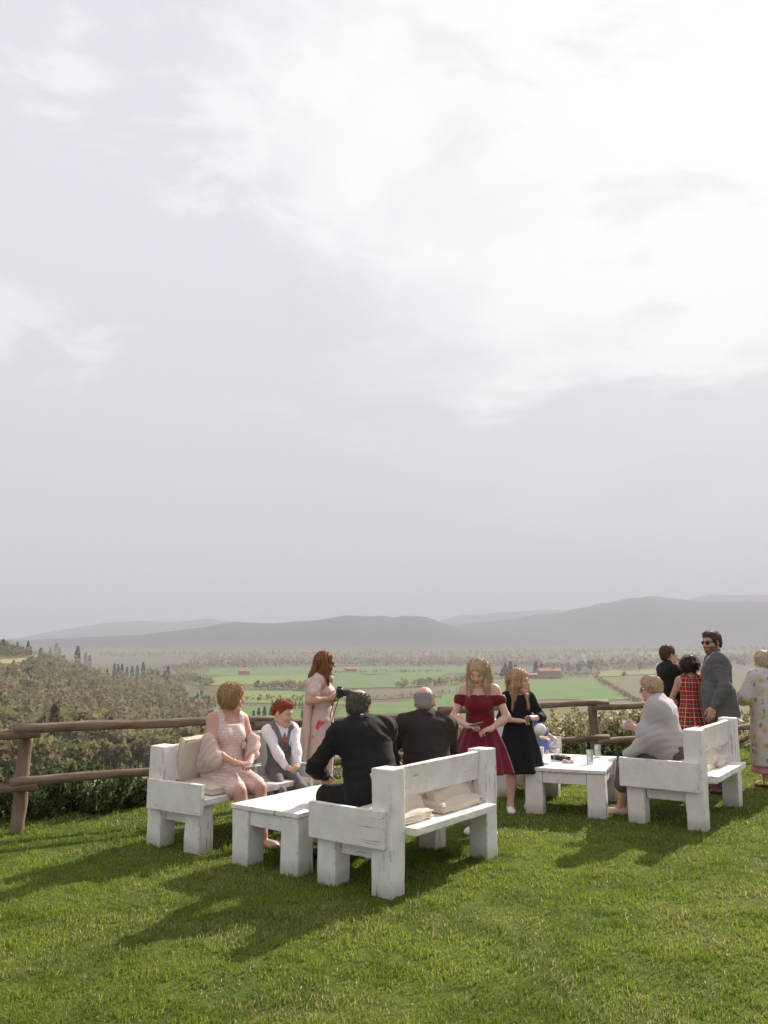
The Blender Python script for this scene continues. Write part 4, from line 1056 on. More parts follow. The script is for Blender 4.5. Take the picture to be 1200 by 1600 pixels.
def skin_mat():
    m, N, p, out = newmat('skin')
    at_ = N.n('ShaderNodeAttribute', attribute_name='Col').outputs['Color']; tco = N.n('ShaderNodeTexCoord').outputs['Object']
    c = N.mix(N.smooth(N.noise(tco, 60, 4), .3, .7), at_, N.mix(1.0, at_, (.93, .88, .86), 'MULTIPLY'))
    N.l(c, p.inputs['Base Color']); p.inputs['Roughness'].default_value = .52; p.inputs['Specular IOR Level'].default_value = .35
    p.inputs['Subsurface Weight'].default_value = .12; p.inputs['Subsurface Radius'].default_value = (.012, .005, .003); p.inputs['Subsurface Scale'].default_value = 1.0
    bump(N, p, N.noise(tco, 220, 3), .12, .002); return m
M_SKIN = skin_mat()
def cloth_mat(name, col, rough=.85, var=.18, weave=420.0, sheen=.05, attr=False, fold=.35, trans=0.0):
    m, N, p, out = newmat(name); tco = N.n('ShaderNodeTexCoord').outputs['Object']
    n1 = N.noise(tco, 7.0, 5, .6, .4); n2 = N.noise(tco, weave, 2)
    b = N.n('ShaderNodeAttribute', attribute_name='Col').outputs['Color'] if attr else None
    if b is None: c = N.mix(n1, tuple(x * (1 - var) for x in col), tuple(min(1, x * (1 + var)) for x in col))
    else: c = N.mix(1.0, b, N.ramp(n1, [(.2, (.85,) * 3), (.8, (1.1,) * 3)]), 'MULTIPLY')
    N.l(c, p.inputs['Base Color']); p.inputs['Roughness'].default_value = rough; p.inputs['Specular IOR Level'].default_value = .2
    p.inputs['Sheen Weight'].default_value = sheen; p.inputs['Sheen Roughness'].default_value = .5
    h = N.math('ADD', N.math('MULTIPLY', N.noise(N.mapping(tco, scale=(1, 1, .5)), 16.0, 3, .5, .8), fold), N.math('MULTIPLY', n2, .05)); bump(N, p, h, .5, .02)
    if trans:
        tr = N.n('ShaderNodeBsdfTranslucent'); N.l(c, tr.inputs[0]); mx = N.n('ShaderNodeMixShader'); mx.inputs[0].default_value = trans
        N.l(p.outputs[0], mx.inputs[1]); N.l(tr.outputs[0], mx.inputs[2]); N.l(mx.outputs[0], out.inputs[0])
    return m
def hair_mat(name, c1, c2, scale=(60, 60, 5), rough=.45):
    m, N, p, out = newmat(name); tco = N.n('ShaderNodeTexCoord').outputs['Object']
    n = N.noise(N.mapping(tco, scale=scale), 1.6, 6, .65, .6); n2 = N.noise(N.mapping(tco, scale=(scale[0] * 2.5, scale[1] * 2.5, scale[2])), 1.5, 3)
    c = N.mix(N.smooth(n, .3, .7), c1, c2); c = N.mix(1.0, c, N.ramp(n2, [(.3, (.55,) * 3), (.65, (1.2,) * 3)]), 'MULTIPLY')
    N.l(c, p.inputs['Base Color']); p.inputs['Roughness'].default_value = rough; p.inputs['Specular IOR Level'].default_value = .35
    p.inputs['Anisotropic'].default_value = .5
    bump(N, p, N.math('ADD', n, N.math('MULTIPLY', n2, .6)), .9, .012); return m
def put(D, name, mat, parent, h=.010, cols=None, axes=None, smooth_it=0):
    v, q = D.mesh(h * 1.22 if h >= .009 else h, axes)
    if len(v) == 0: raise RuntimeError('empty shape ' + name)
    c = cols(v) if cols else None
    return link(name, fastmesh(name, v, q, mat, True, c), parent)
def wrinkle(D, amp=.004, s=26, seed=0): D.warp(lambda x, y, z: amp * nz3(x, y, z * .8, s, seed) + amp * .6 * nz3(x, y, z, s * 2.1, seed + 5)); return D
def hair_cap(F, D, grow=.012, k=.02):
    D.add(ell(F.hp((0, -.014, .036)), F.hr((.075 + grow, .094 + grow, .084 + grow)), F.Rh), k); return D
def headf(F, fn):
    """wrap fn(p) of head-space coordinates into a field of body space; result in metres"""
    H, Rh, q = F.H, F.Rh, F.hs
    def f(x, y, z):
        a, b, c = x - H[0], y - H[1], z - H[2]
        p = [(a * Rh[0, i] + b * Rh[1, i] + c * Rh[2, i]) / q for i in range(3)]
        return fn(*p) * q
    return f
def person(pos, heading, label, group=None):
    o = empty('person', (pos[0], pos[1], float(pos[2]) if len(pos) > 2 else 0.0), R(heading)); tag(o, label, 'person', group); return o
SK_PALE = (.62, .40, .31); SK_PINK = (.60, .345, .265); SK_TAN = (.52, .31, .215)
def shoes(F, root, mat, infl=.006, name='shoe', heel=False):
    for q in (1, -1):
        D = Sdf(); F.add_foot(D, q, infl); a = F.An[q]; z0 = a[2] - .082 * F.k - .004
        D.cut(lambda x, y, z, zt=a[2] + .005: z - zt + 0 * x); D.cut(lambda x, y, z, zb=z0: zb - z + 0 * x)
        put(D, name, mat, root, .0085)

def loose_strands(F, hair, n=600, length=.08, width=.0022, lift=.004, flow='down', seed=0, fly=.3):
    """fine loose ribbons that follow the hair surface, so its outline is not a clean shell"""
    r = np.random.default_rng(seed); me = hair.data; nv = len(me.vertices)
    V = np.empty(nv * 3, f32); me.vertices.foreach_get('co', V); V = V.reshape(-1, 3); Nn = np.empty(nv * 3, f32); me.vertex_normals.foreach_get('vector', Nn); Nn = Nn.reshape(-1, 3)
    st = r.integers(0, nv, n); P = V[st].copy(); L = length * r.uniform(.5, 1.3, n); K = 6; pts = []; lf = lift * r.uniform(.2, 1.0, n) * np.where(r.uniform(size=n) < fly, 2.2, 1.0)
    crown = F.hp((0, -.03, .12)).astype(f32)
    drift = r.normal(0, .25, (n, 3)).astype(f32); tree = KDTree(nv)
    for q_, v_ in enumerate(V.tolist()): tree.insert(v_, q_)
    tree.balance()
    for k in range(K + 1):
        idx = np.array([tree.find(q)[1] for q in P.tolist()])
        nn_ = Nn[idx]; S_ = V[idx] * .5 + P * .5
        pts.append(S_ + nn_ * (lf * (.3 + .9 * k / K))[:, None])
        d = np.array([0, 0, -1.0], f32) + 0 * P if flow == 'down' else (P - crown)
        d = d / (np.linalg.norm(d, axis=1)[:, None] + 1e-6) + drift * (1.0 if flow != 'down' else .35)
        d = d - nn_ * (d * nn_).sum(1)[:, None]; d /= np.linalg.norm(d, axis=1)[:, None] + 1e-6
        P = S_ + d * (L / K)[:, None]
    pts = np.array(pts); hs_ = (pts - F.H) @ F.Rh / F.hs; ok_ = ~((np.abs(hs_[..., 0]) < .052) & (hs_[..., 1] > .045) & (hs_[..., 2] < .078) & (hs_[..., 2] > -.13)).any(0); pts = pts[:, ok_]; n = int(ok_.sum()); side = np.cross(pts[-1] - pts[0], r.normal(size=(n, 3))); side /= np.linalg.norm(side, axis=1)[:, None] + 1e-9
    vs, fs = [], []
    for k in range(K + 1):
        w = width * (1 - .75 * k / K); vs += [pts[k] - side * w * .5, pts[k] + side * w * .5]
    vs = np.concatenate(vs); b = np.arange(n)
    for k in range(K): fs.append(np.stack([b + 2 * k * n, b + (2 * k + 1) * n, b + (2 * k + 3) * n, b + (2 * k + 2) * n], 1))
    return link('loose_strands', fastmesh('loose_strands', vs, np.vstack(fs), me.materials[0]), hair)
# ================================================================== PEOPLE
BLACKWOOL = cloth_mat('black_wool', (.016, .014, .013), .85, .25, 500, .02)
DARKWOOL = cloth_mat('dark_brown_wool', (.030, .025, .021), .85, .25, 500, .02)
GREYWOOL = cloth_mat('grey_wool', (.105, .104, .105), .85, .12, 500, .04)
WAISTC = cloth_mat('waistcoat_tweed', (.17, .165, .17), .85, .3, 260, .1)
TROUS = cloth_mat('blue_grey_trousers', (.165, .16, .175), .85, .18, 400, .1)
WHITE_C = cloth_mat('white_cotton', (.78, .76, .78), .8, .06, 500, .1)
BLUSH = cloth_mat('blush_fabric', (.66, .50, .44), .7, .06, 400, .2)
BLUSHSH = cloth_mat('blush_shawl', (.70, .53, .47), .75, .06, 300, .25, trans=.15)
VELVET = cloth_mat('wine_velvet', (.150, .006, .016), .6, .4, 300, .12, fold=.5)
BLACKDR = cloth_mat('black_jersey', (.010, .010, .013), .8, .3, 300, .02)
GREYSH = cloth_mat('grey_shawl', (.42, .395, .39), .85, .08, 220, .2, fold=.6)
SKIRTG = cloth_mat('taupe_skirt', (.115, .098, .095), .85, .12, 300, .1)
DENIM = cloth_mat('blue_cotton', (.105, .16, .36), .85, .25, 260, .1)
LEATHER = simple('dark_leather', (.03, .02, .018), .35, 0, .2, 20); OXBLOOD = simple('oxblood_leather', (.10, .025, .025), .3, 0, .2, 20)
NUDE = simple('nude_leather', (.62, .46, .38), .45, 0, .1, 20); WHITESHOE = simple('white_canvas', (.78, .74, .72), .7, 0, .06, 30); TANSHOE = simple('tan_leather', (.22, .11, .05), .4, 0, .2, 20)
BLACKPL = simple('black_plastic', (.012, .012, .013), .25, 0, .1, 30); GLASSDK = simple('dark_lens', (.012, .012, .012), .06, 0, .05, 10)
WHITEPL = simple('white_plastic', (.75, .74, .72), .3, 0, .03, 20); GOLD = simple('gold_metal', (.75, .55, .22), .25, 1.0, .05, 20); REDTIE = cloth_mat('red_silk', (.42, .02, .03), .4, .15, 300, .2); ROSETIE = cloth_mat('dusty_rose_silk', (.30, .10, .085), .45, .2, 300, .2)
def floral_mat(name, base, cols, scale, density, leaf=None):
    m, N, p, out = newmat(name); tco = N.n('ShaderNodeTexCoord').outputs['Object']
    d = N.n('ShaderNodeVectorMath', operation='ADD'); N.l(tco, d.inputs[0]); nn = N.n('ShaderNodeTexNoise'); nn.inputs['Scale'].default_value = scale * 2.2; N.l(tco, nn.inputs['Vector'])
    sc_ = N.n('ShaderNodeVectorMath', operation='SCALE'); N.l(nn.outputs[1], sc_.inputs[0]); sc_.inputs[3].default_value = .55 / scale; N.l(sc_.outputs[0], d.inputs[1])
    v = N.n('ShaderNodeTexVoronoi'); v.inputs['Scale'].default_value = scale; v.inputs['Randomness'].default_value = .85; N.l(d.outputs[0], v.inputs['Vector'])
    s = N.n('ShaderNodeSeparateColor'); N.l(v.outputs['Color'], s.inputs[0])
    blot = N.math('MULTIPLY', N.smooth(v.outputs['Distance'], .42, .30), N.smooth(s.outputs[0], 1 - density, 1 - density + .02))
    fc = N.mix(N.smooth(v.outputs['Distance'], .08, .26), cols[0], cols[1])
    c = N.mix(N.noise(tco, 9, 3), tuple(x * .93 for x in base), base)
    if leaf:
        v2 = N.n('ShaderNodeTexVoronoi'); v2.inputs['Scale'].default_value = scale * 1.7; N.l(N.mapping(d.outputs[0], scale=(1, 1, .55), rot=(.3, .5, .2)), v2.inputs['Vector']); s2 = N.n('ShaderNodeSeparateColor'); N.l(v2.outputs['Color'], s2.inputs[0])
        c = N.mix(N.math('MULTIPLY', N.smooth(v2.outputs['Distance'], .36, .28), N.smooth(s2.outputs[1], .60, .62)), c, leaf)
    c = N.mix(blot, c, fc); N.l(c, p.inputs['Base Color']); p.inputs['Roughness'].default_value = .8; p.inputs['Specular IOR Level'].default_value = .2
    bump(N, p, N.noise(tco, 14, 3, .5, .8), .4, .02); return m
FLORAL = floral_mat('cream_floral_print', (.60, .56, .52), ((.55, .30, .10), (.62, .43, .16)), 11.0, .38, (.27, .28, .25))
def poppy_mat():
    m, N, p, out = newmat('blush_poppy_print'); tco = N.n('ShaderNodeTexCoord').outputs['Object']; n = N.noise(N.mapping(tco, scale=(1, 1, .8), loc=(.3, .1, .62)), 7.5, 3, .5, .6); n2 = N.noise(tco, 30, 3)
    c = N.mix(N.noise(tco, 4, 3), (.58, .43, .39), (.66, .50, .45)); k = N.math('ADD', n, N.math('MULTIPLY', N.math('SUBTRACT', n2, .5), .10))
    c = N.mix(N.smooth(k, .585, .635), c, (.70, .30, .28)); c = N.mix(N.smooth(k, .625, .66), c, (.62, .06, .09)); c = N.mix(N.smooth(k, .70, .73), c, (.06, .03, .03))
    N.l(c, p.inputs['Base Color']); p.inputs['Roughness'].default_value = .7; p.inputs['Specular IOR Level'].default_value = .2; bump(N, p, N.noise(tco, 14, 3, .5, .8), .4, .02); return m
FLOWERP = poppy_mat()
def tartan_mat():
    m, N, p, out = newmat('red_tartan'); tco = N.n('ShaderNodeTexCoord').outputs['Object']; s = N.n('ShaderNodeSeparateXYZ'); N.l(tco, s.inputs[0])
    ang = N.math('MULTIPLY', N.math('ARCTAN2', s.outputs[0], N.math('MULTIPLY', s.outputs[1], -1.0)), .15)
    def bands(v, f, ph, lo, hi):
        fr = N.math('FRACT', N.math('ADD', N.math('MULTIPLY', v, f), ph)); return N.smooth(N.math('ABSOLUTE', N.math('SUBTRACT', fr, .5)), hi, lo)
    c = (.46, .014, .018); F_ = 10.0
    for v in (ang, s.outputs[2]): c = N.mix(N.math('MULTIPLY', bands(v, F_, 0.0, .15, .17), .62), c, (.012, .03, .02))
    for v in (ang, s.outputs[2]): c = N.mix(N.math('MULTIPLY', bands(v, F_, .5, .030, .045), .75), c, (.62, .52, .30))
    for v in (ang, s.outputs[2]): c = N.mix(N.math('MULTIPLY', bands(v, F_, .0, .022, .034), .7), c, (.55, .50, .42))
    N.l(c, p.inputs['Base Color']); p.inputs['Roughness'].default_value = .85; p.inputs['Specular IOR Level'].default_value = .15; bump(N, p, N.noise(tco, 16, 3, .5, .8), .5, .02); return m
TARTAN = tartan_mat()
def sequin_mat():
    m, N, p, out = newmat('blush_lattice_lace'); tco = N.n('ShaderNodeTexCoord').outputs['Object']; br = N.n('ShaderNodeTexBrick'); N.l(N.mapping(tco, rot=(PI / 2, 0, 0)), br.inputs['Vector'])
    br.inputs['Scale'].default_value = 9.0; br.inputs['Color1'].default_value = (.76, .62, .57, 1); br.inputs['Color2'].default_value = (.68, .51, .46, 1); br.inputs['Mortar'].default_value = (.62, .45, .40, 1); br.inputs['Mortar Size'].default_value = .05; br.inputs['Brick Width'].default_value = .45; br.inputs['Row Height'].default_value = .22
    N.l(br.outputs[0], p.inputs['Base Color']); p.inputs['Roughness'].default_value = .42; bump(N, p, N.noise(tco, 40, 3), .4, .008); return m
LACE = sequin_mat()

def loc(root, w):
    """world point -> the person's own frame"""
    a = root.rotation_euler[2]; d = A3(w) - A3(root.location); c, s_ = math.cos(a), math.sin(a); return np.array([c * d[0] + s_ * d[1], -s_ * d[0] + c * d[1], d[2]])
def chestcut(F, half, zlow):
    """sleeveless cut: keeps the cloth inside +-half of the breastbone above zlow"""
    C, Rc = F.C, F.Rc
    def f(x, y, z):
        a, b, c = x - C[0], y - C[1], z - C[2]; p = [a * Rc[0, i] + b * Rc[1, i] + c * Rc[2, i] for i in range(3)]
        return np.minimum(np.abs(p[0]) - half - .25 * np.maximum(-(p[2] - .10), 0) ** 1.0, p[2] - zlow)
    return f
def vfront(F, z0, slope, y0=.02, back=False):
    """wedge opening at the chest for lapels; z0 above the chest centre"""
    C, Rc = F.C, F.Rc
    def f(x, y, z):
        a, b, c = x - C[0], y - C[1], z - C[2]; p = [a * Rc[0, i] + b * Rc[1, i] + c * Rc[2, i] for i in range(3)]
        return np.maximum((np.abs(p[0]) - slope * (p[2] - z0)) * .9, y0 - p[1])
    return f, F.C - .35, F.C + .45
def ring(F, c, rx, ry, r, Rm, n=14, a0=0, a1=2 * PI):
    out = []
    for i in range(n):
        t0, t1 = a0 + (a1 - a0) * i / n, a0 + (a1 - a0) * (i + 1) / n
        out.append(seg(c + Rm @ A3([math.cos(t0) * rx, math.sin(t0) * ry, 0]), c + Rm @ A3([math.cos(t1) * rx, math.sin(t1) * ry, 0]), r))
    return out
def jacket(F, root, mat, length=.14, infl=.018, sleeves=.94, open_z=-.09, slope=.36, name='jacket', h=.0095, belly=0, seed=0, sleeve_infl=.014, wr=.0042, skirt=False):
    D = Sdf(); F.torso(D, infl, .07); K = F.k
    if skirt: D.add(loft([(-length, 0, 0, .182 * K * F.g + infl, .142 * K * F.g + infl), (.02, 0, .01, .170 * K * F.g + infl, .130 * K * F.g + infl + F.belly * .4), (.14 * K, 0, .01, .152 * K * F.g + infl, .112 * K * F.g + infl + F.belly * .5)], F.P, F.Rp, 3, .006), .04)
    elif length > .0: D.add(ell(F.P + F.Rp @ A3([0, 0, -.03 * K]), A3([.168 * K * F.g + infl, .125 * K * F.g + infl, length + .03]), F.Rp), .06)
    for q in (1, -1): F.limb_arm(D, q, sleeve_infl, sleeves, .045)
    nb = F.N + F.Rc @ A3([0, -.006, .010])
    for s_ in ring(F, nb, .068 * K * F.g ** .4, .062 * K * F.g ** .4, .018, F.Rc @ Rx(R(22)), 14, PI * .98, PI * 2.02): D.add(s_, .02)
    D.sub(vfront(F, open_z, slope), .008)
    D.sub(seg(F.N + F.Rc @ A3([0, .01, -.01]), F.N + F.Rc @ A3([0, .02, .1]), .050 * K * F.g ** .4, .06 * K), .012)
    # elbow and back folds, centre back seam
    E = [F.E[1], F.E[-1]]; SH = [F.S[1], F.S[-1]]; WZ = F.W[2]; C, Rc = F.C, F.Rc
    def fold(x, y, z):
        d = wr * nz3(x, y, z, 24, seed) + wr * .6 * nz3(x, y, z, 55, seed + 2)
        for e in E:
            q = (x - e[0]) ** 2 + (y - e[1]) ** 2 + (z - e[2]) ** 2; d = d + .006 * np.exp(-q / .009) * np.sin(((x - e[0]) + (z - e[2]) * 1.3 + (y - e[1])) * 95)
        for e in SH:
            q = (x - e[0]) ** 2 + (y - e[1]) ** 2 + (z - e[2]) ** 2; d = d + .0055 * np.exp(-q / .035) * np.sin(np.arctan2(z - e[2] + .10, (x - e[0]) * np.sign(-e[0]) + .02) * 11 + 3 * y / .1)
        d = d + .004 * np.exp(-((z - WZ) / .09) ** 2) * np.sin((z + .35 * np.abs(x)) * 90 + 5 * np.sin(x * 9 + seed))
        px_ = (x - C[0]) * Rc[0, 0] + (y - C[1]) * Rc[1, 0] + (z - C[2]) * Rc[2, 0]; py_ = (x - C[0]) * Rc[0, 1] + (y - C[1]) * Rc[1, 1] + (z - C[2]) * Rc[2, 1]
        return d + np.where(py_ < 0, .0035 * np.exp(-(px_ / .006) ** 2), 0)
    D.warp(fold); return put(D, name, mat, root, h)
def shirt(F, root, mat=None, infl=.007, sleeves=None, name='shirt', collar=True):
    D = Sdf(); F.torso(D, infl, .06)
    if sleeves:
        for q in (1, -1): F.limb_arm(D, q, .012, sleeves, .03)
        wrinkle(D, .0035, 30, 3)
    if collar:
        for s_ in ring(F, F.N + F.Rc @ A3([0, .010, .038 * F.k]), .060 * F.k * F.g ** .4, .060 * F.k * F.g ** .4, .013, F.Rc @ Rx(R(14)), 16): D.add(s_, .012)
    D.cut(lambda x, y, z, zb=F.P[2] - .02: zb - z + 0 * x); return put(D, name, mat or WHITE_C, root, .0095)
def trousers(F, root, mat, infl=.016, t1=1.0, flare=.008, h=.011, name='trousers'):
    D = Sdf(); D.add(ell(F.P, A3([.160 * F.k * F.g + infl * .6, .114 * F.k * F.g + infl * .6, .125 * F.k]), F.Rp), .05)
    for q in (1, -1): F.limb_leg(D, q, infl, 0, t1, .03, flare)
    wrinkle(D, .004, 22, 7); return put(D, name, mat, root, h)
def tie(F, root, mat, length=.34, fwd=.02):
    D = Sdf(); n = F.N + F.Rc @ A3([0, .062 * F.k * F.g ** .4, .005 * F.k]); k = F.k
    ch = F.C + F.Rc @ A3([0, .112 * k * F.g ** .8 + fwd, .02 * k]); b = F.W + F.Rc @ A3([0, .10 * k * F.g + fwd + F.belly, .02])
    for a, c, r0, r1 in ((n, n + (ch - n) * .25, .016, .012), (n + (ch - n) * .2, ch, .013, .022), (ch, ch + (b - ch) * min(1, length), .022, .028)): D.add(seg(a, c, r0, r1), .004)
    return put(D, 'tie', mat, root, .007)
def body(F, root, skin, axes=None, feet=True, scalp=None, h=None, **kw):
    hk = {k: kw.pop(k) for k in ('jaw', 'ears', 'nose', 'jowl') if k in kw}
    D = F.full_body(feet, **hk); return put(D, 'body', M_SKIN, root, axes=F.axes(D), cols=lambda v: F.skin_cols(v, skin, scalp=scalp, **kw))
def sunglasses(F, root, lens=None, frame=None, sz=1.0, name='sunglasses', arm=None):
    o = Sdf(); hp, q = F.hp, F.hs
    for e in (1, -1): o.add(ell(hp((e * .033, .093, .004)), F.hr((.026 * sz, .0055, .021 * sz)), F.Rh @ Rz(e * -.18)), .002)
    o.add(seg(hp((-.012, .099, .008)), hp((.012, .099, .008)), .004 * q), .003); g = put(o, name, lens or GLASSDK, root, .0055)
    for e in (1, -1):
        a = Sdf(); a.add(seg(hp((e * .058, .086, .010)), hp((e * .080, -.005, .010)), .0052 * q), .003); a.add(seg(hp((e * .080, -.005, .010)), hp((e * .078, -.03, -.012)), .0045 * q), .003); put(a, 'temple_arm', arm or frame or BLACKPL, g, .006)
    return g
def short_hair(F, root, mat, grow=.010, front=.045, side=-.012, nape=-.06, bald=None, name='hair', tex=.003, seed=0, sweep=0.0, h=.0075, nstr=1000):
    """cap of hair kept above a hairline: front height over the brow, side at the ears, nape behind"""
    D = Sdf(); hair_cap(F, D, grow); D.add(ell(F.hp((0, -.045, -.015)), F.hr((.066 + grow * .7, .062 + grow * .7, .068)), F.Rh), .02)
    if sweep: D.add(ell(F.hp((.008, .034, .092)), F.hr((.058, .046, .022 + sweep)), F.Rh), .04)
    def line(x, y, z):   # keep z above the line
        lim = np.where(y > .02, side + (front - side) * np.clip((y - .02) / .045, 0, 1) + .0, np.where(y > -.03, side, side + (nape - side) * np.clip((-.03 - y) / .05, 0, 1)))
        return lim - z
    D.cut(headf(F, line), .012)
    if bald: D.sub(ell(F.hp(bald[0]), F.hr(bald[1]), F.Rh), .02)
    for e in (1, -1): D.sub(ell(F.hp((e * .083, -.004, -.008)), F.hr((.016, .022, .030)), F.Rh), .006)
    D.warp(headf(F, lambda x, y, z: tex * (np.sin(np.arctan2(x, y + .03) * 34 + 9 * z / .1 + seed) + .7 * np.sin(np.arctan2(x, z) * 27 + y * 60 + seed)))); o = put(D, name, mat, root, h); loose_strands(F, o, nstr, .03, .0026, .005, 'crown', seed=seed); return o
def long_hair(F, root, mat, drop=.30, width=.10, front=True, flare=.0, part=.01, grow=.011, seed=0, tips=.03, frontdrop=None, back_off=0.0, name='hair', h=.0078, side_y=.0):
    """straight hair: cap, sheet down the back, locks down both sides of the face"""
    D = Sdf(); hair_cap(F, D, grow, .03); H, q = F.H, F.hs; dn = A3([0, 0, -1.0])
    back = F.Rc @ A3([0, -1, 0]); rt = F.Rc @ A3([1, 0, 0]); fd = frontdrop or drop
    b0 = F.hp((0, -.055, .02)); bx = F.N + back * (.075 + back_off) + A3([0, 0, -.02])
    for e in (-1, -.5, 0, .5, 1):
        a = b0 + rt * e * .052; m = bx + rt * e * (width * .72); t = A3([m[0], m[1], H[2] - drop * (1 - .06 * abs(e))]) + rt * e * flare * .5
        D.add(seg(a, m, .036, .030), .035); D.add(seg(m, t, .030, .016), .030)
    if front:
        for e in (1, -1):
            a = F.hp((e * .060, .022, .055)); m = F.hp((e * .079, .030 + side_y, -.045)); t0 = F.S[int(e)] * .5 + F.N * .5 + F.Rc @ A3([0, .075, .0]); t = A3([t0[0], t0[1], H[2] - fd]) + rt * e * flare
            D.add(seg(a, m, .026, .024), .025); D.add(seg(m, t0 + A3([0, 0, .02]), .024, .027), .03); D.add(seg(t0 + A3([0, 0, .02]), t, .027, .014), .03)
            a = F.hp((e * .072, -.015, .03)); m = F.hp((e * .084, -.012, -.06)); t0 = F.S[int(e)] * .55 + F.N * .45 + F.Rc @ A3([0, .01, .02]); t = A3([t0[0], t0[1], H[2] - fd * .95]) + rt * e * flare
            D.add(seg(a, m, .028, .028), .03); D.add(seg(m, t0 + A3([0, 0, .03]), .028, .028), .03); D.add(seg(t0 + A3([0, 0, .03]), t + F.Rc @ A3([0, .05, 0]), .028, .014), .03)
    D.sub(ell(F.hp((part * .5, .108, -.022)), F.hr((.056, .062, .098)), F.Rh), .014)
    def strands(x, y, z):
        th = np.arctan2(x - H[0], y - H[1]); return .0042 * np.sin(th * 31 + 2.2 * np.sin((z - H[2]) * 17 + seed) + seed) + .0026 * np.sin(th * 71 + 3 * np.sin((z - H[2]) * 9 + 2 * seed)) + np.clip((H[2] - .12 - z) / drop, 0, 1) * .006 * np.sin(th * 17 + seed * 3)
    D.warp(strands); D.warp(headf(F, lambda x, y, z: .006 * np.exp(-((x - part) / .006) ** 2) * (z > .07))); o = put(D, name, mat, root, h); loose_strands(F, o, 1700, .13, .0034, .009, seed=seed); return o
def stand_legs(F, spread=.10, y=0.0, toes=12, stagger=0.0):
    for q in (1, -1): F.leg(q, (q * spread, y + q * stagger, .083 * F.k), (0, 1, 0), (q * math.sin(R(toes)), math.cos(R(toes)), 0))
def sit_legs(F, kx=.11, ay=.50, ax=None, toes=8, dy=0.0, pole=(0, 1, 1)):
    for q in (1, -1): F.leg(q, ((ax if ax is not None else kx) * q, ay + q * dy, .083 * F.k), (q * .25 * (kx / .11), pole[1], pole[2]), (q * math.sin(R(toes)), math.cos(R(toes)), 0))
H_BLOND = hair_mat('hair_strawberry_blond', (.46, .32, .18), (.68, .52, .34)); H_BLOND2 = hair_mat('hair_light_auburn', (.50, .31, .165), (.68, .47, .28))
H_AUB = hair_mat('hair_auburn', (.20, .075, .030), (.40, .185, .075)); H_BOB = hair_mat('hair_blond_bob', (.40, .22, .10), (.62, .40, .21)); H_RED = hair_mat('hair_red', (.24, .055, .018), (.40, .105, .036), (80, 80, 40))
H_GREY = hair_mat('hair_grey_brown', (.055, .042, .032), (.17, .135, .105), (90, 90, 30)); H_SILV = hair_mat('hair_silver', (.25, .22, .20), (.45, .41, .38), (90, 90, 30)); H_DARK = hair_mat('hair_dark_brown', (.020, .010, .007), (.065, .032, .02), (50, 50, 50)); H_BRN = hair_mat('hair_brown', (.06, .032, .018), (.15, .085, .05), (90, 90, 40)); H_SAND = hair_mat('hair_sandy', (.54, .36, .20), (.74, .56, .36), (80, 80, 30)); H_CREAM = hair_mat('hair_cream_blond', (.60, .46, .31), (.80, .66, .48), (60, 60, 40))
def bp(b, u, v, S): return bench_pt(b, u, v, 0, S)[:2]

# ---- woman in blush dress on the bench by the fence
p = person(bp(bA1, .56, .36, -1), 134, 'seated woman in blush lattice dress with blond bob and shawl over her elbows')
F = Fig(1.66, 1.14, 'f', seat=.475, spine=(0, 4, 0), chest=(6, 6, -3), head=(-52, 4, 6), belly=.015)
F.arm(1, (.085, .30, .665), (.9, -.5, -.4), (-.75, .62, -.05), (-.1, -.2, -1), 40).arm(-1, (-.045, .33, .665), (-.9, -.5, -.3), (.70, .55, -.1), (.2, .3, -1), 45)
sit_legs(F, .085, .50, .07); body(F, p, SK_PINK, lips=(.45, .14, .12), brow=(.30, .18, .10), blush=.16, jowl=.012)
D = Sdf(); F.torso(D, .012, .05); D.cut(chestcut(F, .128, .045), .01)
for q in (1, -1): D.add(seg(F.hip[q], F.hip[q] + (F.Kn[q] - F.hip[q]) * .86, .098 * F.k * F.g + .006, .070 * F.k * F.g + .008), .07); pass
D.sub(rbox(F.C + F.Rc @ A3([0, .13, .210]), (.058, .15, .105), .012, F.Rc), .01); D.sub(seg(F.N + F.Rc @ A3([0, 0, -.01]), F.N + F.Rc @ A3([0, 0, .1]), .066, .07), .01); wrinkle(D, .0035, 24, 4); put(D, 'dress', LACE, p, .0095)
D = Sdf(); e, w = F.E[1], F.Wr[1]
D.add(seg(e + A3([.015, -.02, .085]), e + (w - e) * .18 + A3([.02, 0, -.03]), .060, .072), .04); D.add(seg(e + A3([.02, -.02, .0]), F.P + A3([.18, -.07, .0]), .060, .052), .05); D.add(seg(F.P + A3([.19, .02, .03]), e + (w - e) * .25 + A3([.03, 0, -.05]), .055, .07), .05)
D.warp(lambda x, y, z: .0045 * np.sin((x * .5 - y * .6 + z) * 80 + 3 * np.sin(y * 20)) + .004 * nz3(x, y, z, 17, 6) + .003 * nz3(x, y, z, 40, 2)); sh = put(D, 'shawl', BLUSHSH, p, .009)
D = Sdf(); e, w = F.E[-1], F.Wr[-1]
D.add(seg(e + A3([0, 0, .07]), e + (w - e) * .35, .062, .062), .04); D.add(seg(e + A3([-.02, -.03, .0]), F.P + A3([-.17, -.06, .02]), .058, .05), .05); D.warp(lambda x, y, z: .006 * np.sin((x * .5 - y * .6 + z) * 80)); put(D, 'shawl', BLUSHSH, p, .009)
D = Sdf(); hair_cap(F, D, .022, .03); D.add(ell(F.hp((0, -.045, -.01)), F.hr((.088, .068, .082)), F.Rh), .03)
for e in (1, -1): D.add(ell(F.hp((e * .068, .005, -.012)), F.hr((.024, .052, .072)), F.Rh), .03)
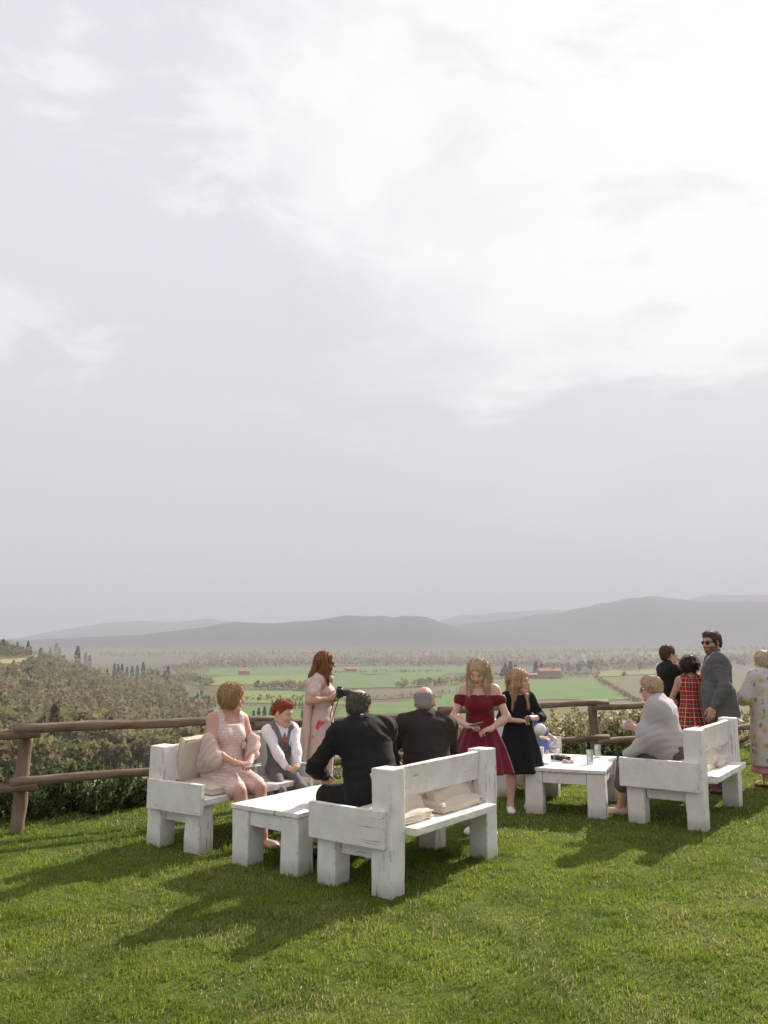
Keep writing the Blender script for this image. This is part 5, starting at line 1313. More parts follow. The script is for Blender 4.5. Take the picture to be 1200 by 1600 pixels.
D.add(ell(F.hp((.02, .062, .072)), F.hr((.062, .030, .036)), F.Rh), .03); D.sub(ell(F.hp((0, .112, -.035)), F.hr((.060, .058, .080)), F.Rh), .015); D.cut(headf(F, lambda x, y, z: -.088 - z + .0 * x), .015)
D.warp(headf(F, lambda x, y, z: .0035 * np.sin(np.arctan2(x, y + .02) * 38 + 4 * np.sin(z * 40)))); loose_strands(F, put(D, 'hair', H_BOB, p, .0075), 1300, .07, .0032, .008, 'crown', 3)
shoes(F, p, NUDE)
D = Sdf()
for s_ in ring(F, F.Wr[1] * .93 + F.E[1] * .07, .030, .030, .0045, np.stack([unit(np.cross(F.Wr[1] - F.E[1], [0, 0, 1])), unit(np.cross(F.Wr[1] - F.E[1], np.cross(F.Wr[1] - F.E[1], [0, 0, 1]))), unit(F.Wr[1] - F.E[1])], 1), 12): D.add(s_, .002)
put(D, 'bracelet', GOLD, p, .005)
PINKW = (p, F)

# ---- boy
p = person(bp(bA1, 1.27, .42, -1), 152, 'seated red haired boy in grey waistcoat, white shirt and tie')
F = Fig(1.33, .98, 'm', seat=.435, spine=(0, -4, 0), chest=(-4, 3, 2), head=(-34, 14, 0), hs=1.12)
F.arm(1, (.055, .29, .555), (.9, -.6, -.3), (-.55, .80, -.25), (-.5, 0, -.9), 40).arm(-1, (-.055, .30, .560), (-.9, -.6, -.3), (.55, .80, -.25), (.5, 0, -.9), 45)
sit_legs(F, .12, .42, .11); body(F, p, SK_PALE, lips=(.50, .20, .17), brow=(.38, .18, .09), blush=.14)
shirt(F, p, WHITE_C, .008, .97); trousers(F, p, TROUS, .012)
D = Sdf(); F.torso(D, .019, .05); D.cut(chestcut(F, .120, .02), .01); D.sub(seg(F.N + F.Rc @ A3([0, .01, -.005]), F.N + F.Rc @ A3([0, .01, .1]), .050, .06), .008)
D.sub(vfront(F, -.03, .33), .006); D.cut(lambda x, y, z, zb=F.P[2] - .02: zb - z + 0 * x); wrinkle(D, .002, 30, 2); put(D, 'waistcoat', WAISTC, p, .008)
for i in range(3):
    D = Sdf(); c = F.C + F.Rc @ A3([0, .118 * F.k + .012, -.055 - .05 * i]); D.add(ell(c, (.008, .006, .008)), .001); put(D, 'button', BLACKPL, p, .004)
tie(F, p, ROSETIE, .1, .012)
short_hair(F, p, H_RED, .009, .060, .004, -.045, tex=.003, sweep=.010); shoes(F, p, TANSHOE)

# ---- woman with camera at the fence
p = person((-.66, 8.86), 88, 'standing woman in blush poppy dress with chiffon cape, sunglasses and camera')
F = Fig(1.60, 1.05, 'f', spine=(0, 0, 0), chest=(8, 2, 0), head=(-8, 6, 0))
CAMW = A3([-.455, 8.74, 1.165]); cl = loc(p, CAMW)
F.arm(1, cl + A3([.075, -.10, -.055]), (.8, -.5, -.9), (-.25, .9, .35), (-.9, -.1, .1), 55).arm(-1, cl + A3([-.06, -.06, -.075]), (-.9, -.3, -.8), (.25, .9, .3), (.3, -.2, 1), 45)
stand_legs(F, .085); body(F, p, SK_TAN, lips=(.45, .16, .14), brow=(.14, .07, .04))
D = Sdf(); F.torso(D, .010, .05, top=False); zt = F.P[2]
D.add(loft([(zt - .62, 0, 0, .155, .13), (zt - .3, 0, 0, .175, .145), (zt, 0, 0, .178, .135), (zt + .12, 0, 0, .145, .112)], pleat=7, amp=.007), .04)
D.cut(lambda x, y, z: z - (F.C[2] + .11) + 0 * x, .01); wrinkle(D, .003, 24, 3); put(D, 'dress', FLOWERP, p, .0095)
D = Sdf()
for q in (1, -1): D.add(seg(F.N + F.Rc @ A3([q * .07, -.01, -.02]), F.S[q] + A3([q * .004, -.01, .0]), .045, .055), .04); D.add(seg(F.S[q] + A3([0, -.01, 0]), F.S[q] + (F.E[q] - F.S[q]) * .55, .057, .066), .04)
D.add(seg(F.C + A3([-.10, -.11, .10]), F.C + A3([.10, -.11, .10]), .04), .05)
for e in (-1, -.5, 0, .5, 1): D.add(seg(F.C + A3([e * .14, -.13 + .03 * abs(e), .08]), A3([e * .15, -.20 + .05 * abs(e), .46 + .05 * math.sin(e * 5)]), .034, .018), .04)
D.add(seg(F.C + A3([-.1, .10, .14]), F.C + A3([.1, .10, .14]), .024), .04)
D.warp(lambda x, y, z: .006 * np.sin(x * 75 + 2 * np.sin(z * 8)) + .003 * nz3(x, y, z, 40, 2)); D.sub(seg(F.N + A3([0, .02, -.02]), F.N + A3([0, .03, .1]), .058, .07), .01); put(D, 'cape', BLUSHSH, p, .0095)
long_hair(F, p, H_AUB, .30, .085, True, .0, .012, .013, seed=2, frontdrop=.27); sunglasses(F, p, sz=1.05); shoes(F, p, NUDE)
CAMP = (p, F)

# ---- man in black suit, near end of the front bench
def bald_cols(col): return lambda pp: (np.clip(1 - ((pp[:, 0] / .06) ** 2 + ((pp[:, 1] + .02) / .08) ** 2), 0, 1) * (pp[:, 2] > .05), col)
p = person(bp(bA2, .50, .49, 1), 330, 'broad man in black suit with thinning grey hair sitting with his back turned')
F = Fig(1.80, 1.22, 'm', seat=.455, spine=(0, 16, -3), chest=(10, 27, -5), head=(42, 14, 4), wide=1.08, belly=.03, neck_fwd=.035, hs=1.10)
F.arm(1, (.17, .46, .66), (.8, -.5, -.5), (-.35, .9, -.2), (-.3, 0, -1), 40).arm(-1, (-.18, .46, .64), (-1, -.45, -.15), (.4, .85, -.3), (.2, 0, -1), 40)
sit_legs(F, .16, .50, .15); body(F, p, SK_PINK, jowl=.01, blush=.15)
shirt(F, p); trousers(F, p, BLACKWOOL, .018); jacket(F, p, BLACKWOOL, .15, .020, seed=3)
short_hair(F, p, H_GREY, .009, .075, -.015, -.075, bald=((0, -.030, .122), (.056, .070, .052)), tex=.0025); sunglasses(F, p, name='glasses'); shoes(F, p, LEATHER)
# ---- bald man in dark jacket, far end
p = person(bp(bA2, 1.14, .44, 1), 345, 'bald man in dark brown jacket with white collar sitting with his back turned')
F = Fig(1.76, 1.14, 'm', seat=.455, spine=(0, 12, 2), chest=(4, 22, 4), head=(22, 10, -3), wide=1.05, belly=.02, neck_fwd=.03, hs=1.07)
F.arm(1, (.15, .46, .66), (.8, -.5, -.5), (-.35, .9, -.2), (-.3, 0, -1), 40).arm(-1, (-.15, .46, .66), (-.8, -.5, -.5), (.4, .85, -.3), (.2, 0, -1), 40)
sit_legs(F, .15, .50, .14); body(F, p, SK_PINK, jowl=.01, blush=.15)
shirt(F, p); trousers(F, p, DARKWOOL, .018); jacket(F, p, DARKWOOL, .15, .019, seed=8)
short_hair(F, p, H_SILV, .0045, .055, -.015, -.065, bald=((0, -.006, .112), (.070, .108, .072)), tex=.0008, nstr=250); shoes(F, p, LEATHER)

# ---- girl in red velvet
p = person((.875, 7.76), 194, 'standing girl with long blond hair in off shoulder wine red velvet dress')
F = Fig(1.555, 1.06, 'f', spine=(0, -1, 0), chest=(0, 3, 0), head=(8, 30, -4), hs=1.02)
F.arm(1, (.085, .215, .945), (.9, -.5, -.5), (-.80, .55, .05), (-.1, -.3, -1), 38).arm(-1, (-.12, .225, .925), (-.9, -.5, -.5), (.75, .55, -.15), (-.2, -.2, -1), 48)
stand_legs(F, .085, toes=10); body(F, p, SK_PALE, lips=(.50, .12, .11), brow=(.38, .22, .13), blush=.15)
D = Sdf(); F.torso(D, .010, .05, top=False); wz = F.W[2] - .02
D.add(ell(F.C + A3([0, 0, .06]), (.150, .098, .07)), .04)
for q in (1, -1): D.add(seg(F.S[q] + (F.E[q] - F.S[q]) * .15, F.S[q] + (F.E[q] - F.S[q]) * .36, .066, .062), .02)
D.add(loft([(.525, 0, 0, .285, .255), (.75, 0, 0, .220, .190), (wz - .03, 0, 0, .135, .110), (wz + .05, 0, 0, .122, .100)], pleat=11, amp=.020, ph=.4), .02)
D.cut(lambda x, y, z: z - (F.S[1][2] - .038) + 0 * x, .006); D.sub(vfront(F, .045, .22), .004); wrinkle(D, .002, 26, 3); put(D, 'dress', VELVET, p, .0092)
long_hair(F, p, H_BLOND, .335, .10, True, .02, .012, .011, seed=1, frontdrop=.33); shoes(F, p, WHITESHOE)
REDG = (p, F)
# ---- girl in black
p = person((1.375, 8.72), 172, 'standing younger girl with fair hair in black dress holding a ball on wire')
F = Fig(1.40, 1.10, 'f', spine=(0, 0, 0), chest=(0, 0, 0), head=(-46, 6, 0), hs=1.10)
F.arm(1, (.065, .22, .905), (.9, -.5, -.5), (-.85, .5, .0), (0, -.3, -1), 40).arm(-1, (-.075, .20, .930), (-.9, -.4, -.6), (.55, .7, .25), (.2, -.2, -1), 60)
F.leg(1, (.115, .03, .083 * F.k), (0, 1, 0), (.2, 1, 0)).leg(-1, (-.09, -.02, .083 * F.k), (0, 1, 0), (-.2, 1, 0)); body(F, p, SK_PALE, lips=(.55, .24, .20), brow=(.40, .25, .15), blush=.17)
D = Sdf(); F.torso(D, .012, .05, top=True)
for q in (1, -1): F.limb_arm(D, q, .012, .22, .03)
D.add(loft([(.385, 0, 0, .235, .205), (.62, 0, 0, .200, .170), (F.W[2] - .02, 0, 0, .140, .115), (F.W[2] + .05, 0, 0, .128, .105)], pleat=7, amp=.016, ph=1), .03)
D.sub(seg(F.N + A3([0, .015, -.005]), F.N + A3([0, .03, .1]), .072, .09), .006); wrinkle(D, .003, 22, 8); put(D, 'dress', BLACKDR, p, .0095)
long_hair(F, p, H_BLOND2, .295, .085, True, .01, -.01, .012, seed=4, frontdrop=.28); shoes(F, p, WHITESHOE)
BLKG = (p, F)
# ---- small child in blue behind her
p = person((1.63, 9.90), 128, 'small child in blue sitting behind the girl in the black dress')
F = Fig(1.12, 1.05, 'f', seat=.44, spine=(0, 4, 0), chest=(0, 10, 10), head=(-10, 18, 0), hs=1.12)
F.arm(1, (.06, .27, .60), (.9, -.4, -.4), (-.5, .8, -.2), (0, 0, -1), 40).arm(-1, (-.14, .27, .60), (-.9, -.4, -.4), (.3, .9, -.2), (0, 0, -1), 35)
F.leg(1, (.10, .36, .25), (0, 1, 1), (0, 1, -.3)).leg(-1, (-.10, .36, .25), (0, 1, 1), (0, 1, -.3)); body(F, p, SK_PALE)
D = Sdf(); F.torso(D, .012, .05)
for q in (1, -1): F.limb_arm(D, q, .010, .5, .03); D.add(seg(F.hip[q], F.hip[q] + (F.Kn[q] - F.hip[q]) * .98, .085, .085), .06)
wrinkle(D, .006, 26, 4); put(D, 'dress', DENIM, p, .010); long_hair(F, p, H_BLOND2, .20, .07, False); shoes(F, p, WHITESHOE)

# ---- woman in grey shawl
p = person(bp(bB2, .47, .42, 1), 297, 'seated woman wrapped in pale grey shawl with short sandy hair and white sunglasses')
F = Fig(1.66, 1.30, 'f', seat=.51, spine=(0, 8, 0), chest=(0, 14, 0), head=(-4, 8, 0), belly=.03, wide=1.06)
hw = loc(p, at(992, 1137, 8.42))
F.arm(-1, hw, (-.5, -.4, -1), (.1, .95, .15), (.9, 0, .1), 55).arm(1, (.08, .25, .72), (.8, -.4, -.4), (-.5, .8, -.1), (0, 0, -1), 40)
sit_legs(F, .10, .47, .07); body(F, p, SK_PINK, lips=(.46, .18, .15), brow=(.35, .22, .12), jowl=.014, blush=.16)
D = Sdf(); F.torso(D, .032, .07)
for q in (1, -1): F.limb_arm(D, q, .034, .62, .07); D.add(seg(F.E[q] + A3([0, -.02, -.01]), F.P + A3([q * .16, .06, .06]), .085, .10), .09)
D.add(seg(F.N + A3([-.06, -.02, .0]), F.N + A3([.06, -.02, .0]), .062), .05); D.add(seg(F.S[1] + A3([0, -.05, -.05]), F.S[-1] + A3([0, -.05, -.05]), .10), .08)
D.add(seg(F.W + A3([-.17, .10, -.05]), A3([-.17, .36, .60]), .085, .05), .07); D.add(seg(F.W + A3([.15, .10, -.05]), A3([.12, .30, .62]), .085, .06), .07)
D.sub(seg(F.N + A3([0, .03, -.04]), F.N + A3([0, .05, .1]), .058, .07), .012)
D.warp(lambda x, y, z: .0042 * np.sin((z * 1.0 + y * .35 + .15 * x) * 85 + 2.2 * np.sin(y * 7 + x * 9 + z * 3)) * (.5 + .5 * np.sin(z * 11 + x * 6 + 1)) + .005 * nz3(x, y, z, 13, 3) + .002 * nz3(x, y, z, 50, 3)); put(D, 'shawl', GREYSH, p, .0098)
D = Sdf(); D.add(ell(F.P, (.21, .18, .12)), .05)
for q in (1, -1): D.add(seg(F.hip[q], F.Kn[q], .115, .092), .08); D.add(seg(F.Kn[q], F.Kn[q] + (F.An[q] - F.Kn[q]) * .42 + A3([0, .02, 0]), .092, .085), .08)
wrinkle(D, .005, 20, 9); put(D, 'skirt', SKIRTG, p, .011)
short_hair(F, p, H_SAND, .019, .052, -.028, -.075, tex=.004); sunglasses(F, p, arm=WHITEPL, sz=1.05); shoes(F, p, NUDE)
SHAWLW = (p, F)

# ---- man drinking
p = person((3.585, 10.62), 92, 'man in black jacket with red tie drinking from a beer bottle')
F = Fig(1.665, 1.06, 'm', chest=(-4, -2, 0), spine=(0, 0, 0), head=(-14, -8, 0))
mouth = F.hp((0, .10, -.062)); BOT_D = unit(F.Rh @ A3([.10, .80, -.58])); grip = mouth + BOT_D * .165
F.arm(1, grip + A3([.045, -.06, -.035]), (.8, -.2, -.8), (-.35, .7, .45), (-.9, -.2, .2), 70).arm(-1, (-.22, .06, .80), (-1, -.6, 0), (0, .2, -1), (1, 0, 0), 30)
stand_legs(F, .10); body(F, p, SK_PINK, blush=.16, brow=(.08, .05, .03))
shirt(F, p); tie(F, p, REDTIE, .5, .014); jacket(F, p, BLACKWOOL, .10, .018, seed=5, open_z=-.12, slope=.42, skirt=True); trousers(F, p, BLACKWOOL, .016); short_hair(F, p, H_BRN, .011, .055, -.012, -.06, tex=.003); shoes(F, p, LEATHER)
for i in range(3):
    D = Sdf(); D.add(ell(F.E[1] * .12 + F.Wr[1] * .88 + A3([.03, -.01, .02 - .03 * i]), (.009, .009, .009)), .001); put(D, 'button', GOLD, p, .005)
DRINK = (p, F, mouth, BOT_D)
# ---- woman in tartan
p = person((3.70, 10.22), 14, 'woman with dark curly hair in sleeveless red tartan dress seen from behind')
F = Fig(1.52, 1.06, 'f', head=(10, 4, 0))
F.arm(1, (.12, .24, .92), (.7, -.7, -.4), (-.6, .8, 0), (0, -.2, -1), 40).arm(-1, (-.14, .24, .92), (-.7, -.7, -.4), (.6, .8, 0), (0, -.2, -1), 40)
stand_legs(F, .085); body(F, p, SK_TAN)
D = Sdf(); F.torso(D, .012, .05); D.cut(chestcut(F, .120, .04), .01)
D.add(loft([(.46, 0, 0, .24, .21), (.70, 0, 0, .205, .175), (F.W[2] - .02, 0, 0, .136, .112), (F.W[2] + .05, 0, 0, .126, .104)], pleat=8, amp=.012), .03)
D.sub(seg(F.N + A3([0, .0, -.0]), F.N + A3([0, .0, .1]), .062, .07), .008); wrinkle(D, .002, 26, 3); put(D, 'dress', TARTAN, p, .0095)
D = Sdf(); hair_cap(F, D, .018, .03); rr_ = np.random.default_rng(8)
for i in range(110):
    d = rr_.normal(size=3); d /= np.linalg.norm(d)
    if d[1] > .45 and d[2] < .5: continue
    D.add(ell(F.hp((d[0] * .100, -.035 + d[1] * .095, .015 + d[2] * .100)), [.021 * rr_.uniform(.7, 1.2)] * 3), .012)
D.warp(lambda x, y, z: .004 * nz3(x, y, z, 150, 2)); loose_strands(F, put(D, 'hair', H_DARK, p, .0075), 1500, .03, .003, .016, 'crown', 4, .5); shoes(F, p, NUDE)
# ---- man in grey suit
p = person((3.86, 9.78), 287, 'tall bearded man in grey suit and sunglasses standing behind a bench')
F = Fig(1.835, 1.22, 'm', chest=(-4, 4, 0), spine=(0, 0, 0), head=(-40, 4, 0), belly=.025, wide=1.04, hs=1.05)
bt = bench_pt(bB2, 1.24, .09, .885, 1); hl = loc(p, bt)
F.arm(-1, (-.285, .10, .955), (-.5, -1, 0), (.05, .25, -1), (1, .1, 0), 32).arm(1, (.28, .10, .84), (1, -.6, 0), (0, .2, -1), (-1, 0, 0), 30)
stand_legs(F, .12); body(F, p, SK_TAN, beard=(.10, .045, .025), brow=(.10, .05, .03), blush=.12, jowl=.008)
shirt(F, p); jacket(F, p, GREYWOOL, .17, .020, seed=9, open_z=-.10, slope=.36, skirt=True); trousers(F, p, GREYWOOL, .02); tie(F, p, ROSETIE, .4, .02)
short_hair(F, p, H_BRN, .010, .062, -.015, -.06, tex=.0028, sweep=.001); sunglasses(F, p, sz=1.08); shoes(F, p, OXBLOOD)
D = Sdf(); c = F.C + F.Rc @ A3([-.085, .118, .045]); D.add(ell(c, (.022, .012, .020)), .002); D.add(seg(c, c + A3([-.008, .004, .028]), .012, .003), .006); put(D, 'pocket_square', BLUSH, p, .005)
# ---- woman in floral dress
p = person((4.55, 10.12), 348, 'blond woman with low bun in cream floral dress seen from behind')
F = Fig(1.585, 1.12, 'f', head=(-6, 6, 0))
F.arm(1, (.16, .22, .95), (.8, -.6, -.4), (-.6, .8, 0), (0, -.2, -1), 40).arm(-1, (-.18, .22, .95), (-.8, -.6, -.4), (.6, .8, 0), (0, -.2, -1), 40)
stand_legs(F, .075); body(F, p, SK_PALE)
D = Sdf(); F.torso(D, .024, .06)
for q in (1, -1): F.limb_arm(D, q, .040, .45, .05)
D.add(loft([(.25, 0, 0, .235, .20), (.6, 0, 0, .225, .19), (F.P[2], 0, 0, .20, .165), (F.C[2], 0, -.005, .175, .135)], pleat=6, amp=.012), .05)
D.sub(seg(F.N + A3([0, .01, .0]), F.N + A3([0, .02, .1]), .058, .07), .008); wrinkle(D, .005, 16, 3); put(D, 'dress', FLORAL, p, .011)
D = Sdf(); D.add(loft([(.165, 0, .02, .225, .19), (.30, 0, .02, .20, .17)], pleat=9, amp=.012), .01); put(D, 'underskirt', cloth_mat('pink_lining', (.60, .26, .27), .7, .1), p, .012)
D = Sdf(); hair_cap(F, D, .014, .03); D.add(ell(F.hp((0, -.095, -.035)), F.hr((.048, .040, .042)), F.Rh), .02); D.add(ell(F.hp((0, -.05, -.03)), F.hr((.070, .05, .06)), F.Rh), .03); D.sub(ell(F.hp((0, .112, -.02)), F.hr((.062, .062, .095)), F.Rh), .015)
D.warp(headf(F, lambda x, y, z: .0035 * np.sin(np.arctan2(x, z) * 24 + y * 70) + .003 * np.sin(np.arctan2(x, z + .035) * 9 + 40 * y))); loose_strands(F, put(D, 'hair', H_CREAM, p, .0075), 900, .05, .003, .006, 'crown', 5); shoes(F, p, GOLD)
# ================================================================== SMALL THINGS
M_GLASS, NG, pg, og = newmat('clear_glass'); pg.inputs['Base Color'].default_value = (.9, .92, .92, 1); pg.inputs['Roughness'].default_value = .06
nzg = NG.noise(NG.n('ShaderNodeTexCoord').outputs['Object'], 30, 2); tr_ = NG.n('ShaderNodeBsdfTransparent'); NG.l(NG.mix(nzg, (.93, .95, .95), (.97, .98, .98)), tr_.inputs[0])
fr_ = NG.n('ShaderNodeFresnel'); fr_.inputs[0].default_value = 1.45; mg_ = NG.n('ShaderNodeMixShader'); NG.l(NG.math('ADD', NG.math('MULTIPLY', fr_.outputs[0], .8), .16, clamp=True), mg_.inputs[0]); NG.l(tr_.outputs[0], mg_.inputs[1]); NG.l(pg.outputs[0], mg_.inputs[2]); NG.l(mg_.outputs[0], og.inputs[0])
M_ROSE, NG, pg, og = newmat('rose_wine'); pg.inputs['Roughness'].default_value = .05; pg.inputs['Alpha'].default_value = .95
NG.l(NG.mix(NG.noise(NG.n('ShaderNodeTexCoord').outputs['Object'], 20, 2), (.80, .40, .32), (.86, .48, .38)), pg.inputs['Base Color'])
M_WATER, NG, pg, og = newmat('pale_drink'); pg.inputs['Roughness'].default_value = .05; pg.inputs['Transmission Weight'].default_value = .0; pg.inputs['Alpha'].default_value = .45
NG.l(NG.mix(NG.noise(NG.n('ShaderNodeTexCoord').outputs['Object'], 20, 2), (.86, .86, .82), (.92, .92, .9)), pg.inputs['Base Color'])
CUSH = cloth_mat('cream_canvas', (.66, .58, .47), .9, .06, 300, .1, fold=.5)
def lathe(name, prof, mat, parent, n=24):
    bm = bmesh.new(); rings = []
    for r, z in prof: rings.append([bm.verts.new((r * math.cos(2 * PI * i / n), r * math.sin(2 * PI * i / n), z)) for i in range(n)])
    for a, b in zip(rings, rings[1:]):
        for i in range(n): bm.faces.new((a[i], a[(i + 1) % n], b[(i + 1) % n], b[i]))
    bm.faces.new(rings[0][::-1]); bm.faces.new(rings[-1]); bmesh.ops.recalc_face_normals(bm, faces=bm.faces)
    return link(name, bm_mesh(name, bm, mat, True), parent)
def cushion(name, b, S, u, v, z, sx, sy, sz, label, group, tilt=0.0, yaw=0.0, seed=0, puff=1.0):
    """box cushion with piping: sx along the bench, sy deep, sz thick; tilt leans it against the back"""
    w = bench_pt(b, u, v, z, S); root = empty(name, w); tag(root, label, 'cushion', group)
    root.rotation_euler = (0, 0, b.rotation_euler[2] + yaw); n = 14; Rm = Rx(tilt * S); r = random.Random(seed)
    D = Sdf(); D.add(rbox((0, 0, 0), (sx / 2 - .034, sy / 2 - .034, max(.004, sz / 2 - .030)), .030, Rm), .01); D.add(ell((0, 0, 0), (sx * .46, sy * .46, sz * .5 + .040 * puff), Rm), .06)
    D.warp(lambda x, y, z_: .0035 * nz3(x, y, z_, 17, seed) + .002 * nz3(x, y, z_, 38, seed + 1)); put(D, 'cover', CUSH, root, .011)
    D = Sdf(); c = [(-1, -1), (1, -1), (1, 1), (-1, 1)]
    for zz_ in (-1, 1):
        for i in range(4):
            a_, b_ = c[i], c[(i + 1) % 4]; e = .006
            D.add(seg(Rm @ A3([a_[0] * (sx / 2 - e), a_[1] * (sy / 2 - e), zz_ * (sz / 2 - .020)]), Rm @ A3([b_[0] * (sx / 2 - e), b_[1] * (sy / 2 - e), zz_ * (sz / 2 - .020)]), .0075), .003)
    put(D, 'piping', CUSH, root, .0075); return root
sA, sB = .43 * .98, .43
cushion('seat_cushion', bA1, -1, .46, .34, .43 * .98 + .035, .50, .50, .075, 'flattened cream seat cushion under the woman in blush', 'cream seat cushions', seed=1)
cushion('back_cushion', bA1, -1, .44, .17, .655, .46, .42, .10, 'square cream cushion propped behind the woman in blush', 'cream back cushions', tilt=R(76), seed=2, puff=1.6)
cushion('back_cushion', bA1, -1, .99, .17, .645, .42, .40, .09, 'square cream cushion propped between the woman in blush and boy', 'cream back cushions', tilt=R(76), seed=3, puff=1.6)
cushion('seat_cushion', bA2, 1, .38, .24, .43 + .036, .40, .46, .075, 'cream seat cushion under the man in black suit', 'cream seat cushions', seed=4)
cushion('seat_cushion', bA2, 1, .98, .24, .43 + .036, .56, .46, .080, 'cream seat cushion under the bald man', 'cream seat cushions', seed=5)
cushion('back_cushion', bA2, 1, .37, .175, .62, .42, .34, .09, 'cream cushion behind the back of the man in black suit', 'cream back cushions', tilt=R(66), seed=6, puff=1.3)
cushion('back_cushion', bA2, 1, .98, .185, .62, .50, .34, .09, 'cream cushion behind the back of the bald man', 'cream back cushions', tilt=R(62), seed=7, puff=1.3)
cushion('seat_cushion', bB2, 1, .48, .30, .46 + .036, .54, .48, .08, 'cream seat cushion under the woman in the grey shawl', 'cream seat cushions', seed=8)
cushion('seat_cushion', bB2, 1, 1.02, .27, .46 + .038, .44, .46, .08, 'empty cream seat cushion beside the woman in the grey shawl', 'cream seat cushions', seed=9)
cushion('back_cushion', bB2, 1, .72, .19, .66, .50, .38, .09, 'cream cushion leaning on the back of the shawl woman\'s bench', 'cream back cushions', tilt=R(60), seed=10, puff=1.3)
cushion('seat_cushion', bB1, -1, .6, .33, .43 + .036, .50, .48, .07, 'cream seat cushion under the child in blue', 'cream seat cushions', seed=11)
# glasses on the table
def tpt(t, x, y, z): 
    c, s_ = math.cos(t.rotation_euler[2]), math.sin(t.rotation_euler[2]); return (t.location[0] + c * x - s_ * y, t.location[1] + s_ * x + c * y, z)
def tumbler(w, label, fill, r=.034, h=.14):
    root = empty('drinking_glass', w); tag(root, label, 'glass', 'glasses on the low table')
    lathe('glass', [(r * .88, 0), (r * .9, .004), (r, h), (r - .0025, h), (r * .9 - .003, .014), (.002, .012)], M_GLASS, root); lathe('drink', [(.002, .0145), (r * .9 - .006, .0155), (r * .9 - .004 + .08 * r * fill, .015 + (h - .03) * fill), (.002, .015 + (h - .03) * fill)], M_WATER, root); return root
TZ = .445 + .003
def on_table(px, py, z=TZ): return gp(px, py, z)
tumbler(on_table(922, 1193), 'tall empty tumbler near the table edge', .12, .036, .135); tumbler(on_table(934, 1183), 'tall tumbler with a pale drink behind the empty one', .55, .034, .13)
root = empty('wine_glass', on_table(866, 1190)); tag(root, 'stemmed wine glass with pink wine beside the black purse', 'glass')
lathe('bowl', [(.004, .088), (.022, .098), (.038, .128), (.040, .155), (.033, .205), (.0315, .205), (.038, .155), (.036, .130), (.020, .102), (.002, .094)], M_GLASS, root); lathe('stem', [(.036, 0), (.034, .003), (.007, .008), (.004, .02), (.004, .092)], M_GLASS, root, 16); lathe('wine', [(.002, .096), (.019, .103), (.0345, .130), (.0365, .150), (.002, .150)], M_ROSE, root)
root = empty('purse', on_table(876, 1187), .9); tag(root, 'small black clutch purse lying on the low table', 'purse'); D = Sdf(); D.add(rbox((0, 0, .022), (.085, .045, .010), .012), .004); D.add(rbox((0, .02, .032), (.086, .028, .004), .008), .004); put(D, 'flap', simple('black_patent', (.012, .012, .012), .2), root, .007); D = Sdf(); D.add(ell((0, -.012, .043), (.010, .006, .006)), .002); put(D, 'clasp', GOLD, root, .004)
root = empty('flower', on_table(846, 1194)); tag(root, 'red silk flower lying on the table corner', 'flower'); rr_ = np.random.default_rng(3); M_REDFL = cloth_mat('red_petals', (.55, .03, .03), .6, .2)
D = Sdf(); [D.add(ell((math.cos(a) * .014, math.sin(a) * .014, .014 + .005 * math.sin(3 * a)), (.014, .014, .009)), .004) for a in np.linspace(0, 5.3, 6)]; D.add(ell((0, 0, .020), (.010, .010, .010)), .004); put(D, 'petals', M_REDFL, root, .0045)
D = Sdf(); D.add(seg((.0, 0, .01), (.045, .012, .005), .003), .002); put(D, 'stalk', simple('green_stalk', (.07, .12, .03), .7), root, .003)
root = empty('napkin', on_table(887, 1192), .4); tag(root, 'crumpled pink paper napkin on the low table', 'napkin'); D = Sdf(); D.add(rbox((0, 0, .012), (.05, .035, .004), .006), .004); D.warp(lambda x, y, z: .008 * np.sin(x * 70 + y * 40) + .004 * np.sin(y * 110)); put(D, 'paper', cloth_mat('pink_paper', (.72, .50, .46), .9, .1), root, .006)
# camera in the woman's hands
p, F = CAMP; root = empty('photo_camera', CAMW, R(92)); tag(root, 'black photo camera with lens in the hands of the woman in the cape', 'camera')
D = Sdf(); D.add(rbox((0, 0, 0), (.056, .022, .036), .010), .01); D.add(rbox((0, .0, .046), (.020, .020, .010), .008), .012); D.add(rbox((.048, .012, -.003), (.012, .018, .032), .010), .012); put(D, 'camera_body', BLACKPL, root, .006)
D = Sdf(); D.add(seg((0, .03, -.002), (0, .105, -.002), .034, .034), .004); D.cut(lambda x, y, z: y - .112 + 0 * x); D.sub(seg((0, .10, -.002), (0, .14, -.002), .026), .002); ln = put(D, 'lens', BLACKPL, root, .006)
D = Sdf(); D.add(ell((0, .098, -.002), (.027, .005, .027)), .001); put(D, 'front_element', GLASSDK, ln, .006); D = Sdf(); [D.add(s_, .001) for s_ in ring(F, A3([0, .075, -.002]), .0345, .0345, .003, Rx(PI / 2), 16)]; put(D, 'zoom_ring', simple('rubber', (.02, .02, .02), .8), ln, .004)
D = Sdf(); pts = [(.066, 0, .03), (.075, -.05, -.08), (.06, -.09, -.22), (.02, -.08, -.33), (-.03, -.07, -.24), (-.066, -.02, -.08), (-.066, 0, .03)]; [D.add(seg(a, b, .0055), .004) for a, b in zip(pts, pts[1:])]; put(D, 'strap', BLACKPL, root, .006)
